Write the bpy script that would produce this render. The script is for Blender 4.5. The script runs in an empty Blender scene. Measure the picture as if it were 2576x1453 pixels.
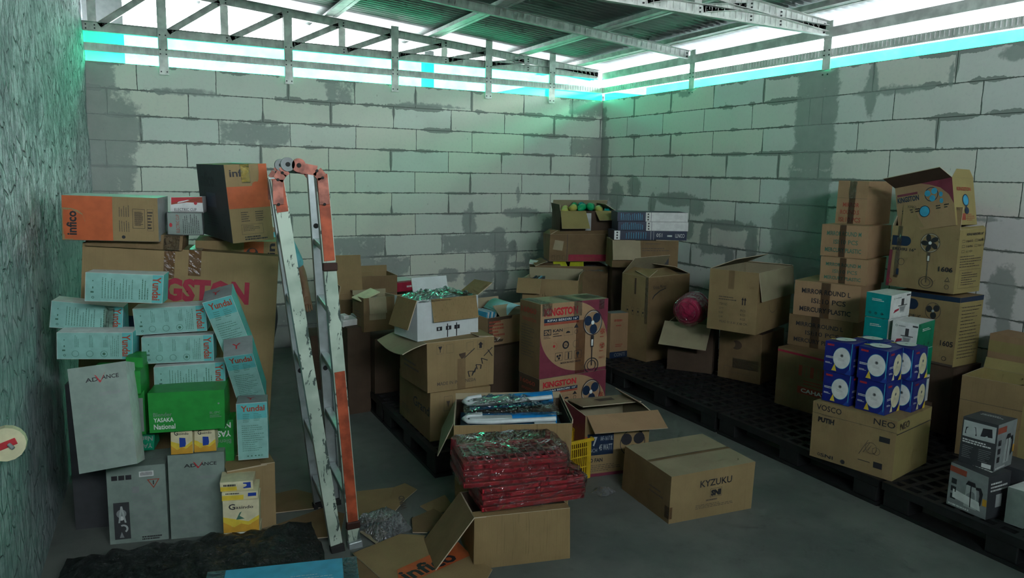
# Storage room full of cartons, pallets, a folding ladder and a block wall with a daylight strip.
import bpy, bmesh, math, random
from mathutils import Vector, Matrix, Euler, noise as mnoise

random.seed(7)
PI = math.pi
R = math.radians
sc = bpy.context.scene
C = sc.collection

# ------------------------------------------------------------------ camera
cam_d = bpy.data.cameras.new('camera')
cam_d.sensor_width = 36.0
cam_d.lens = 1880.4 / 2576 * 36.0
cam_d.clip_start = 0.02
cam_d.clip_end = 200
cam = bpy.data.objects.new('camera', cam_d)
C.objects.link(cam)
_y, _p, _r = R(28.9586906), R(8.6802476), R(1.08152916)
_f = Vector((math.sin(_y) * math.cos(_p), math.cos(_y) * math.cos(_p), -math.sin(_p)))
_x = Vector((math.cos(_y), -math.sin(_y), 0))
_u = _x.cross(_f)
_rx = math.cos(_r) * _x + math.sin(_r) * _u
_ux = -math.sin(_r) * _x + math.cos(_r) * _u
mw = Matrix((_rx, _ux, -_f)).transposed().to_4x4()
mw.translation = Vector((-4.9681, -6.9804, 1.631))
cam.matrix_world = mw
sc.camera = cam

# ------------------------------------------------------------------ view and daylight
sc.view_settings.view_transform = 'Standard'
sc.view_settings.look = 'None'
sc.view_settings.gamma = 1.0
sc.view_settings.use_curve_mapping = False
sc.view_settings.exposure = 1.55
sc.cycles.max_bounces = 6
sc.cycles.diffuse_bounces = 3
sc.cycles.adaptive_threshold = 0.05
sc.cycles.adaptive_min_samples = 12
sc.cycles.transparent_max_bounces = 24
sc.cycles.sample_clamp_indirect = 6.0
sc.cycles.caustics_reflective = False
sc.cycles.caustics_refractive = False

SKY = 13.0
w = bpy.data.worlds.new('sky')
sc.world = w
w.use_nodes = True
_nt = w.node_tree
_bg = _nt.nodes['Background']
_tc = _nt.nodes.new('ShaderNodeTexCoord')
_sp = _nt.nodes.new('ShaderNodeSeparateXYZ')
_rp = _nt.nodes.new('ShaderNodeValToRGB')
_nt.links.new(_tc.outputs['Generated'], _sp.inputs[0])
_nt.links.new(_sp.outputs['Z'], _rp.inputs[0])
_rp.color_ramp.elements[0].position = 0.0
_rp.color_ramp.elements[0].color = (0.22, 0.23, 0.24, 1)
_rp.color_ramp.elements[1].position = 0.03
_rp.color_ramp.elements[1].color = (0.90, 0.95, 1.0, 1)
_nt.links.new(_rp.outputs[0], _bg.inputs[0])
_bg.inputs[1].default_value = SKY


def portal(name, loc, rot, sx, sy):
    """Daylight opening: guides the sky sampling through a real opening of the building."""
    d = bpy.data.lights.new(name, 'AREA')
    d.shape = 'RECTANGLE'
    d.size, d.size_y = sx, sy
    d.cycles.is_portal = True
    o = bpy.data.objects.new(name, d)
    o.location = loc
    o.rotation_euler = rot
    C.objects.link(o)
    return o


# the area light shines along its own -Z
portal('sky_portal_back', (-2.5, 0.16, 2.84), (R(-90), 0, 0), 5.6, 0.82)
portal('sky_portal_right', (-0.18 + 0.24, -4.4, 2.66), (R(90), 0, R(90 - 2.345)), 9.2, 0.46)
portal('sky_portal_gable', (-3.0, -9.16, 2.83), (R(90), 0, 0), 5.8, 0.66)

# ------------------------------------------------------------------ object helpers
def tag(o, label=None, cat=None, group=None, kind=None):
    if label: o['label'] = label
    if cat: o['category'] = cat
    if group: o['group'] = group
    if kind: o['kind'] = kind
    return o


def empty(name, M):
    o = bpy.data.objects.new(name, None)
    o.empty_display_size = 0.1
    C.objects.link(o)
    o.matrix_world = M
    return o


def copy_tree(o, parent=None):
    c = o.copy()
    C.objects.link(c)
    if parent:
        c.parent = parent
        c.matrix_parent_inverse = Matrix()
    for ch in o.children:
        copy_tree(ch, c)
    return c


class MB:
    """mesh builder: verts, faces and one material per face"""
    def __init__(s):
        s.v = []; s.f = []; s.m = []; s.sm = []; s.mats = []

    def mi(s, m):
        if m not in s.mats: s.mats.append(m)
        return s.mats.index(m)

    def add(s, vs, fs, m, smooth=False):
        b = len(s.v); k = s.mi(m)
        s.v += [tuple(p) for p in vs]
        for f in fs:
            s.f.append([b + i for i in f]); s.m.append(k); s.sm.append(smooth)

    def box(s, a, b, m, M=None):
        (x0, y0, z0), (x1, y1, z1) = a, b
        vs = [Vector(p) for p in ((x0, y0, z0), (x1, y0, z0), (x1, y1, z0), (x0, y1, z0),
                                  (x0, y0, z1), (x1, y0, z1), (x1, y1, z1), (x0, y1, z1))]
        if M is not None: vs = [M @ p for p in vs]
        s.add(vs, [(3, 2, 1, 0), (4, 5, 6, 7), (0, 1, 5, 4), (1, 2, 6, 5), (2, 3, 7, 6), (3, 0, 4, 7)], m)

    def bar(s, p, q, w, h, m, up=(0, 0, 1)):
        """rectangular bar from p to q, w across, h along 'up'"""
        p, q = Vector(p), Vector(q)
        d = (q - p); L = d.length; d.normalize()
        sd = d.cross(Vector(up))
        if sd.length < 1e-5: sd = Vector((1, 0, 0))
        sd.normalize(); u = sd.cross(d)
        M = Matrix((sd, d, u)).transposed().to_4x4(); M.translation = p
        s.box((-w / 2, 0, -h / 2), (w / 2, L, h / 2), m, M)

    def channel(s, p, q, w, h, t, m, up=(0, 0, 1)):
        """open C channel: web plus two lips, open towards -side"""
        p, q = Vector(p), Vector(q)
        d = (q - p); L = d.length; d.normalize()
        sd = d.cross(Vector(up)); sd.normalize(); u = sd.cross(d)
        M = Matrix((sd, d, u)).transposed().to_4x4(); M.translation = p
        s.box((-t, 0, -h / 2), (0, L, h / 2), m, M)
        s.box((0, 0, h / 2 - t), (w, L, h / 2), m, M)
        s.box((0, 0, -h / 2), (w, L, -h / 2 + t), m, M)

    def tube(s, pts, r, m, seg=8, cap=True, smooth=True):
        pts = [Vector(p) for p in pts]; n = len(pts)
        rs = r if isinstance(r, (list, tuple)) else [r] * n
        vs = []; prev = None
        for i, p in enumerate(pts):
            d = (pts[min(i + 1, n - 1)] - pts[max(i - 1, 0)]).normalized()
            if prev is None:
                a = d.orthogonal().normalized()
            else:
                a = (prev - d * prev.dot(d)).normalized()
            prev = a; b = d.cross(a)
            for k in range(seg):
                t = 2 * PI * k / seg
                vs.append(p + (a * math.cos(t) + b * math.sin(t)) * rs[i])
        fs = []
        for i in range(n - 1):
            for k in range(seg):
                fs.append((i * seg + k, i * seg + (k + 1) % seg, (i + 1) * seg + (k + 1) % seg, (i + 1) * seg + k))
        s.add(vs, fs, m, smooth)
        if cap:
            s.add(vs[:seg], [tuple(range(seg))[::-1]], m)
            s.add(vs[-seg:], [tuple(range(seg))], m)

    def build(s, name, parent=None, M=None, bevel=0, weld=False):
        me = bpy.data.meshes.new(name)
        me.from_pydata(s.v, [], s.f)
        for m in s.mats: me.materials.append(m)
        me.polygons.foreach_set('material_index', s.m)
        me.polygons.foreach_set('use_smooth', s.sm)
        if weld:
            bm = bmesh.new(); bm.from_mesh(me)
            bmesh.ops.remove_doubles(bm, verts=bm.verts, dist=1e-5)
            bm.to_mesh(me); bm.free()
        me.update()
        o = bpy.data.objects.new(name, me)
        C.objects.link(o)
        if parent is not None: o.parent = parent
        if M is not None: o.matrix_local = M
        if bevel:
            b = o.modifiers.new('bevel', 'BEVEL'); b.width = bevel; b.segments = 2
            b.limit_method = 'ANGLE'; b.angle_limit = R(50)
        return o


# ------------------------------------------------------------------ materials
class NT:
    def __init__(s, name):
        s.mat = bpy.data.materials.new(name); s.mat.use_nodes = True
        s.nt = s.mat.node_tree; s.nt.nodes.clear()
        s.out = s.nt.nodes.new('ShaderNodeOutputMaterial')

    def n(s, typ, **kw):
        nd = s.nt.nodes.new(typ)
        for k, v in kw.items():
            setattr(nd, k, v)
        return nd

    def set(s, sock, v):
        if isinstance(v, bpy.types.NodeSocket): s.nt.links.new(v, sock)
        elif isinstance(v, tuple) and len(v) == 3 and sock.type == 'RGBA': sock.default_value = (*v, 1)
        else: sock.default_value = v

    def m(s, op, a, b=0.0, c=0.0, clamp=False):
        nd = s.n('ShaderNodeMath', operation=op); nd.use_clamp = clamp
        for i, v in enumerate((a, b, c)): s.set(nd.inputs[i], v)
        return nd.outputs[0]

    def mix(s, f, a, b, mode='MIX'):
        nd = s.n('ShaderNodeMix', data_type='RGBA', blend_type=mode)
        s.set(nd.inputs[0], f); s.set(nd.inputs[6], a); s.set(nd.inputs[7], b)
        return nd.outputs[2]

    def noise(s, vec, scale, detail=3.0, rough=0.5, dist=0.0):
        nd = s.n('ShaderNodeTexNoise')
        if vec is not None: s.set(nd.inputs['Vector'], vec)
        nd.inputs['Scale'].default_value = scale; nd.inputs['Detail'].default_value = detail
        nd.inputs['Roughness'].default_value = rough; nd.inputs['Distortion'].default_value = dist
        return nd.outputs[0]

    def step(s, x, lo, hi):
        nd = s.n('ShaderNodeMapRange', interpolation_type='SMOOTHSTEP')
        s.set(nd.inputs[0], x); s.set(nd.inputs[1], lo); s.set(nd.inputs[2], hi)
        return nd.outputs[0]

    def obj(s):
        return s.n('ShaderNodeTexCoord').outputs['Object']

    def mapv(s, vec, scale=(1, 1, 1), loc=(0, 0, 0), rot=(0, 0, 0)):
        nd = s.n('ShaderNodeMapping'); s.set(nd.inputs[0], vec)
        nd.inputs['Scale'].default_value = scale; nd.inputs['Location'].default_value = loc
        nd.inputs['Rotation'].default_value = rot
        return nd.outputs[0]

    def bump(s, h, strength=0.3, dist=0.01, nrm=None):
        nd = s.n('ShaderNodeBump'); s.set(nd.inputs['Height'], h)
        nd.inputs['Strength'].default_value = strength; nd.inputs['Distance'].default_value = dist
        if nrm is not None: s.set(nd.inputs['Normal'], nrm)
        return nd.outputs[0]

    def bsdf(s, col, rough=0.7, metal=0.0, spec=0.4, nrm=None, **kw):
        nd = s.n('ShaderNodeBsdfPrincipled')
        s.set(nd.inputs['Base Color'], col); s.set(nd.inputs['Roughness'], rough)
        s.set(nd.inputs['Metallic'], metal); s.set(nd.inputs['Specular IOR Level'], spec)
        if nrm is not None: s.set(nd.inputs['Normal'], nrm)
        for k, v in kw.items(): s.set(nd.inputs[k.replace('_', ' ')], v)
        return nd.outputs[0]

    def end(s, sh):
        s.nt.links.new(sh, s.out.inputs[0]); return s.mat


def mat_plain(name, col, rough=0.6, metal=0.0, spec=0.4, var=0.06, scale=25.0, bump=0.05):
    t = NT(name); v = t.obj()
    n = t.noise(v, scale, 4)
    f = t.step(n, 0.3, 0.7)
    a = tuple(max(0, c * (1 - var * 2)) for c in col); b = tuple(min(1, c * (1 + var)) for c in col)
    return t.end(t.bsdf(t.mix(f, a, b), rough, metal, spec, t.bump(n, bump, 0.004) if bump else None))


def mat_kraft(name, col, flute=0.5, dirt=0.5, axis=0):
    """corrugated board: faint vertical flutes, blotches, scuffs"""
    t = NT(name); v = t.obj()
    sp = t.n('ShaderNodeSeparateXYZ'); t.set(sp.inputs[0], v)
    s = t.m('ADD', sp.outputs[0], sp.outputs[1])
    wob = t.m('MULTIPLY', t.noise(v, 3.0, 2), 0.004)
    wave = t.m('SINE', t.m('MULTIPLY', t.m('ADD', s, wob), 2 * PI / 0.0075))
    streak = t.noise(t.mapv(v, (160, 160, 1.5)), 1.0, 2)
    blot = t.noise(v, 5.5, 5, 0.6)
    fine = t.noise(v, 90.0, 3)
    c = t.mix(t.step(blot, 0.35, 0.7), tuple(x * (1 - 0.22 * dirt) for x in col), tuple(min(1, x * 1.06) for x in col))
    c = t.mix(t.m('MULTIPLY', t.step(streak, 0.55, 0.75), 0.35 * flute), c, tuple(x * 0.55 for x in col))
    c = t.mix(t.m('MULTIPLY', t.step(fine, 0.5, 0.8), 0.18), c, tuple(x * 0.7 for x in col))
    h = t.m('ADD', t.m('MULTIPLY', wave, 0.25 * flute), t.m('MULTIPLY', fine, 0.4))
    h = t.m('ADD', h, t.m('MULTIPLY', t.noise(v, 9.0, 3), 4.0))
    return t.end(t.bsdf(c, 0.78, 0, 0.25, t.bump(h, 0.35, 0.0016)))


def mat_film(name, tint=(1, 1, 1), gloss=0.25, milky=0.05, scale=14.0, rough=0.12, strength=1.0, see=1.0):
    """crumpled clear plastic: mostly see-through, sharp creased reflections"""
    t = NT(name); v = t.obj()
    n1 = t.noise(v, scale, 3, 0.55, 1.2); n2 = t.noise(v, scale * 4, 2, 0.6, 0.8)
    rid = t.m('ABSOLUTE', t.m('SUBTRACT', n1, 0.5))
    h = t.m('ADD', t.m('MULTIPLY', rid, 3.0), t.m('MULTIPLY', n2, 0.5))
    nr = t.bump(h, strength, 0.02)
    tr = t.n('ShaderNodeBsdfTransparent'); t.set(tr.inputs[0], tuple(tint))
    gl = t.n('ShaderNodeBsdfGlossy'); t.set(gl.inputs['Roughness'], rough); t.set(gl.inputs['Normal'], nr)
    t.set(gl.inputs['Color'], (0.95, 0.97, 1.0))
    df = t.n('ShaderNodeBsdfDiffuse'); t.set(df.inputs[0], (0.75, 0.82, 0.82)); t.set(df.inputs['Normal'], nr)
    tl = t.n('ShaderNodeBsdfTranslucent'); t.set(tl.inputs[0], (0.75, 0.82, 0.82))
    fr = t.n('ShaderNodeFresnel'); fr.inputs[0].default_value = 1.5; t.set(fr.inputs['Normal'], nr)
    m0 = t.n('ShaderNodeMixShader'); m0.inputs[0].default_value = 0.4
    t.nt.links.new(df.outputs[0], m0.inputs[1]); t.nt.links.new(tl.outputs[0], m0.inputs[2])
    m1 = t.n('ShaderNodeMixShader'); m1.inputs[0].default_value = milky
    t.nt.links.new(tr.outputs[0], m1.inputs[1]); t.nt.links.new(m0.outputs[0], m1.inputs[2])
    m2 = t.n('ShaderNodeMixShader')
    t.set(m2.inputs[0], t.m('ADD', t.m('MULTIPLY', fr.outputs[0], 0.9), gloss, clamp=True))
    t.nt.links.new(m1.outputs[0], m2.inputs[1]); t.nt.links.new(gl.outputs[0], m2.inputs[2])
    return t.end(m2.outputs[0])


def hx(r, g, b):
    f = lambda c: (c / 255 / 12.92) if c <= 10 else ((c / 255 + 0.055) / 1.055) ** 2.4
    return (f(r), f(g), f(b))


K1 = mat_kraft('kraft board', (0.31, 0.225, 0.11))
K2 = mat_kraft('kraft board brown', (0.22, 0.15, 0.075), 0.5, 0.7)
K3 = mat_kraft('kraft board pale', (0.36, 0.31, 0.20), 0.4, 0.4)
K4 = mat_kraft('kraft board pink', (0.36, 0.235, 0.13), 0.4, 0.4)
K5 = mat_kraft('kraft board fluted', (0.29, 0.205, 0.095), 1.6, 0.5)
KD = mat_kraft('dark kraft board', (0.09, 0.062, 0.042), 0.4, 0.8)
KG = mat_kraft('inner kraft board', (0.33, 0.30, 0.19), 0.3, 0.4)
KY = mat_kraft('yellowish kraft board', (0.33, 0.27, 0.11), 0.4, 0.4)
EDGE = mat_plain('torn board edge', (0.50, 0.42, 0.30), 0.9)
WB = mat_kraft('white board', (0.58, 0.64, 0.64), 0.35, 0.5)
INK = mat_plain('black ink', (0.025, 0.025, 0.03), 0.6)
INKB = mat_plain('faded ink', (0.10, 0.08, 0.06), 0.7)
INKG = mat_plain('green ink', (0.06, 0.17, 0.12), 0.7)
INKR = mat_plain('rust red ink', (0.33, 0.07, 0.04), 0.7)
RED = mat_plain('red print', (0.48, 0.03, 0.04), 0.5)
CRIM = mat_plain('crimson print', (0.36, 0.02, 0.05), 0.5)
MAR = mat_plain('maroon print', (0.19, 0.035, 0.06), 0.5)
NAVY = mat_plain('navy print', (0.012, 0.028, 0.065), 0.45)
BLUE = mat_plain('blue print', (0.02, 0.06, 0.34), 0.4)
DBLUE = mat_plain('deep blue box print', (0.012, 0.022, 0.20), 0.35)
ORA = mat_plain('orange print', (0.52, 0.115, 0.035), 0.6)
WHT = mat_plain('white print', (0.68, 0.72, 0.70), 0.5)
CRM = mat_plain('cream print', (0.66, 0.62, 0.40), 0.5)
YEL = mat_plain('yellow print', (0.72, 0.55, 0.06), 0.45)
AMB = mat_plain('amber print', (0.62, 0.34, 0.04), 0.5)
TEAL = mat_plain('pale teal box print', (0.25, 0.50, 0.45), 0.45)
TEALD = mat_plain('teal shade print', (0.11, 0.44, 0.44), 0.45)
CHOP = mat_plain('strong teal print', (0.0, 0.27, 0.27), 0.4)
CHOG = mat_plain('strong green print', (0.0, 0.24, 0.12), 0.4)
GRN = mat_plain('bright green print', (0.02, 0.28, 0.045), 0.4)
GRY = mat_plain('pale grey board', (0.23, 0.30, 0.265), 0.45)
GREY = mat_plain('mid grey print', (0.25, 0.28, 0.28), 0.6)
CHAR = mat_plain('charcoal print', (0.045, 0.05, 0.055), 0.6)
STEEL = mat_plain('steel print', (0.42, 0.47, 0.46), 0.4)
LBL = mat_plain('light blue print', (0.05, 0.35, 0.55), 0.4)
BPL = mat_plain('black pallet plastic', (0.014, 0.015, 0.016), 0.5, 0, 0.4, 0.15)
TAPE = mat_film('brown packing tape', (0.66, 0.54, 0.40), 0.0, 0.04, 9, 0.3, 0.3)
CTAPE = mat_film('clear packing tape', (0.90, 0.88, 0.80), 0.05, 0.04, 22, 0.12, 0.8)
FILM = mat_film('clear crumpled film', (0.99, 0.99, 0.99), 0.03, 0.012, 12, 0.05, 0.9)
BAG = mat_film('milky plastic bag', (0.85, 0.9, 0.92), 0.12, 0.28, 20, 0.25, 1.0)

# ------------------------------------------------------------------ lettering
_tc_cache = {}


def text_geo(s, bold=0.0):
    k = (s, bold)
    if k in _tc_cache: return _tc_cache[k]
    cu = bpy.data.curves.new('glyphs', 'FONT')
    cu.body = s; cu.size = 1; cu.offset = bold; cu.resolution_u = 2
    o = bpy.data.objects.new('glyphs', cu); C.objects.link(o)
    dg = bpy.context.evaluated_depsgraph_get()
    me = bpy.data.meshes.new_from_object(o.evaluated_get(dg))
    vs = [(v.co.x, v.co.y) for v in me.vertices]
    fs = [tuple(p.vertices) for p in me.polygons]
    x0 = min(v[0] for v in vs); x1 = max(v[0] for v in vs)
    y0 = min(v[1] for v in vs); y1 = max(v[1] for v in vs)
    vs = [((x - x0) / (x1 - x0), (y - y0) / max(1e-6, y1 - y0)) for x, y in vs]
    asp = (x1 - x0) / max(1e-6, y1 - y0)
    bpy.data.objects.remove(o); bpy.data.meshes.remove(me); bpy.data.curves.remove(cu)
    _tc_cache[k] = (vs, fs, asp)
    return _tc_cache[k]


# ------------------------------------------------------------------ box with printed faces
class Box:
    """closed or open carton in local coordinates: origin at the bottom centre, front towards -Y"""
    def __init__(s, w, d, h, warp=0.004, bulge=0.004, seed=0, offs=None):
        s.w, s.d, s.h = w, d, h
        rnd = random.Random(seed * 77 + 5)
        s.c = {}
        for i in (0, 1):
            for j in (0, 1):
                for k in (0, 1):
                    a = warp if k else warp * 0.4
                    s.c[(i, j, k)] = Vector((rnd.uniform(-a, a), rnd.uniform(-a, a), rnd.uniform(-a, a) * (1 if k else 0)))
        for key, o in (offs or {}).items():
            s.c[key] = Vector(o)
        s.b = {f: rnd.uniform(0.2, 1.0) * bulge for f in 'FBLRT'}
        s.mb = MB(); s.layer = 0.0

    def p(s, fx, fy, fz):
        q = Vector(((fx - .5) * s.w, (fy - .5) * s.d, fz * s.h))
        for (i, j, k), o in s.c.items():
            q += o * ((fx if i else 1 - fx) * (fy if j else 1 - fy) * (fz if k else 1 - fz))
        return q

    def face(s, f, u, v, off=0.0):
        b = s.b.get(f, 0) * math.sin(PI * min(1, max(0, u))) * math.sin(PI * min(1, max(0, v))) + off
        if f == 'F': return s.p(u, 0, v) + Vector((0, -b, 0))
        if f == 'B': return s.p(1 - u, 1, v) + Vector((0, b, 0))
        if f == 'R': return s.p(1, u, v) + Vector((b, 0, 0))
        if f == 'L': return s.p(0, 1 - u, v) + Vector((-b, 0, 0))
        if f == 'T': return s.p(u, v, 1) + Vector((0, 0, b))
        if f == 'D': return s.p(u, 1 - v, 0) + Vector((0, 0, -off))

    def dims(s, f):
        return {'F': (s.w, s.h), 'B': (s.w, s.h), 'L': (s.d, s.h), 'R': (s.d, s.h), 'T': (s.w, s.d), 'D': (s.w, s.d)}[f]

    def patch(s, f, u0, v0, u1, v1, m, off=0.0, nu=None, nv=None, mb=None):
        W, H = s.dims(f)
        nu = nu or max(1, min(8, int(abs(u1 - u0) * 8 + .99))); nv = nv or max(1, min(8, int(abs(v1 - v0) * 8 + .99)))
        vs = [s.face(f, u0 + (u1 - u0) * i / nu, v0 + (v1 - v0) * j / nv, off) for j in range(nv + 1) for i in range(nu + 1)]
        fs = [(j * (nu + 1) + i, j * (nu + 1) + i + 1, (j + 1) * (nu + 1) + i + 1, (j + 1) * (nu + 1) + i) for j in range(nv) for i in range(nu)]
        (mb or s.mb).add(vs, fs, m, False)

    def off(s):
        s.layer += 0.00012
        return 0.0008 + s.layer

    def body(s, mats):
        """mats: one material or a dict per face"""
        for f in 'FBLRTD':
            m = mats.get(f, mats.get('*')) if isinstance(mats, dict) else mats
            s.patch(f, 0, 0, 1, 1, m, 0, 8, 8)

    def rect(s, f, u0, v0, u1, v1, m):
        s.patch(f, u0, v0, u1, v1, m, s.off())

    def uv(s, f, pts, faces, m, off=None):
        off = s.off() if off is None else off
        s.mb.add([s.face(f, u, v, off) for u, v in pts], faces, m)

    def poly(s, f, pts, m):
        s.uv(f, pts, [tuple(range(len(pts)))], m)

    def text(s, f, u0, v0, u1, v1, st, m, rot=0, bold=0.0, fit=True):
        vs, fs, asp = text_geo(st, bold)
        W, H = s.dims(f)
        out = []
        for x, y in vs:
            if rot == 0: a, b = x, y
            elif rot == 90: a, b = 1 - y, x
            elif rot == -90: a, b = y, 1 - x
            else: a, b = 1 - x, 1 - y
            out.append((u0 + (u1 - u0) * a, v0 + (v1 - v0) * b))
        s.uv(f, out, fs, m)

    def lines(s, f, u0, v0, u1, v1, n, m, seed=1, thick=0.4, rot=0, full=0.9):
        rnd = random.Random(seed); off = s.off(); vs = []; fs = []
        for i in range(n):
            ln = rnd.uniform(full - 0.35, full) if rnd.random() < .5 else rnd.uniform(full, 1)
            a = 0.0
            while a < ln:
                wd = rnd.uniform(0.03, 0.10); b = min(ln, a + wd)
                c0 = (i + 0.5 - thick / 2) / n; c1 = (i + 0.5 + thick / 2) / n
                if rot == 0: q = [(a, 1 - c1), (b, 1 - c1), (b, 1 - c0), (a, 1 - c0)]
                else: q = [(c0, a), (c1, a), (c1, b), (c0, b)]
                k = len(vs)
                vs += [(u0 + (u1 - u0) * x, v0 + (v1 - v0) * y) for x, y in q]; fs.append((k, k + 1, k + 2, k + 3) if rot == 0 else (k, k + 1, k + 2, k + 3))
                a = b + rnd.uniform(0.012, 0.025)
        s.uv(f, vs, fs, m, off)

    def disc(s, f, cu, cv, r, m, ra=1.0, n=24, r0=0.0, a0=0, a1=360):
        """disc or ring; r in metres; ra stretches across u"""
        W, H = s.dims(f); off = s.off()
        full = abs(a1 - a0) >= 360
        k = n + (0 if full else 1)
        P = [(cu + r * ra * math.cos(R(a0) + R(a1 - a0) * i / n) / W, cv + r * math.sin(R(a0) + R(a1 - a0) * i / n) / H) for i in range(k)]
        if r0 <= 0:
            P2 = [(cu, cv)] + P
            fs = [(0, i + 1, (i + 1) % k + 1) for i in range(n if full else n)]
            if not full: fs = [(0, i + 1, i + 2) for i in range(n)]
            s.uv(f, P2, fs, m, off)
        else:
            Q = [(cu + r0 * ra * math.cos(R(a0) + R(a1 - a0) * i / n) / W, cv + r0 * math.sin(R(a0) + R(a1 - a0) * i / n) / H) for i in range(k)]
            fs = [(i, (i + 1) % k, k + (i + 1) % k, k + i) for i in range(n)]
            s.uv(f, P + Q, fs, m, off)

    def frame(s, f, u0, v0, u1, v1, t, m):
        W, H = s.dims(f); a, b = t / W, t / H; off = s.off()
        P = [(u0, v0), (u1, v0), (u1, v1), (u0, v1), (u0 + a, v0 + b), (u1 - a, v0 + b), (u1 - a, v1 - b), (u0 + a, v1 - b)]
        s.uv(f, P, [(0, 1, 5, 4), (1, 2, 6, 5), (2, 3, 7, 6), (3, 0, 4, 7)], m, off)

    def blades(s, f, cu, cv, r, m, n=3, ra=1.0, ph=30):
        W, H = s.dims(f)
        for k in range(n):
            a = R(ph + 360 / n * k); P = []
            for i in range(14):
                t = 2 * PI * i / 14
                x = 0.54 + 0.42 * math.cos(t); y = (0.40 if n < 5 else 0.26) * math.sin(t) + 0.10
                P.append((cu + r * ra * (x * math.cos(a) - y * math.sin(a)) / W, cv + r * (x * math.sin(a) + y * math.cos(a)) / H))
            s.poly(f, P, m)

    def fan(s, f, cu, top, r, foot, mb_, mline, n=3, ra=1.0):
        """stand fan picture: guard, blades, pole and base"""
        W, H = s.dims(f)
        cv = top - r / H
        s.disc(f, cu, cv, r, mline, ra, r0=r * 0.94)
        s.disc(f, cu, cv, r * 0.9, STEEL, ra, r0=r * 0.86)
        s.blades(f, cu, cv, r * 0.95, mb_, n, ra)
        s.disc(f, cu, cv, r * 0.16, WHT, ra)
        pw = r * 0.10 / W * ra
        s.rect(f, cu - pw * 1.6, cv - r * 1.9 / H, cu + pw * 1.6, cv - r / H, mline)
        s.rect(f, cu - pw * 0.9, cv - r * 1.8 / H, cu + pw * 0.9, cv - r * 1.3 / H, WHT)
        s.rect(f, cu - pw * .5, foot, cu + pw * .5, cv - r * 1.8 / H, mline)
        s.disc(f, cu, foot, r * 0.62, mline, ra * 1.2, r0=r * .55, n=20)
        s.disc(f, cu, foot + .004, r * 0.40, mline, ra * 1.2, r0=r * .34, n=20)


def M_of(t, dz=0.0):
    x, y, z, yaw, pit, rol = t[:6]
    return Matrix.Translation((x, y, z + dz)) @ Matrix.Rotation(yaw, 4, 'Z') @ Matrix.Rotation(pit, 4, 'X') @ Matrix.Rotation(rol, 4, 'Y')


_seed = [0]


def tapes(b, tape, root):
    """every strip of tape is a part; a strip folded over an edge stays one piece"""
    for (kind, segs) in tape:
        done = {}
        for (f, u0, v0, u1, v1) in segs: done.setdefault(round(u0, 2), []).append((f, u0, v0, u1, v1))
        for k, ss in done.items():
            mb = MB()
            for (f, u0, v0, u1, v1) in ss: b.patch(f, u0, v0, u1, v1, kind, 0.0022, mb=mb)
            mb.build('packing_tape', root, Matrix())


def closed(name, key, mats, label, cat='box', group=None, prints=None, tape=None, warp=0.004, bulge=0.005, t=None, offs=None):
    """one closed carton as a thing: body mesh, with tape strips as parts"""
    t = t or BOXES[key]; _seed[0] += 1
    b = Box(t[6], t[7], t[8], warp, bulge, _seed[0], offs)
    b.body(mats)
    if prints: prints(b)
    M = M_of(t)
    if tape:
        root = empty(name, M); b.mb.build('carton', root, Matrix(), 0.0015)
        tapes(b, tape, root)
    else:
        root = b.mb.build(name, None, None, 0.0015); root.matrix_world = M
    tag(root, label, cat, group)
    return root


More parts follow.
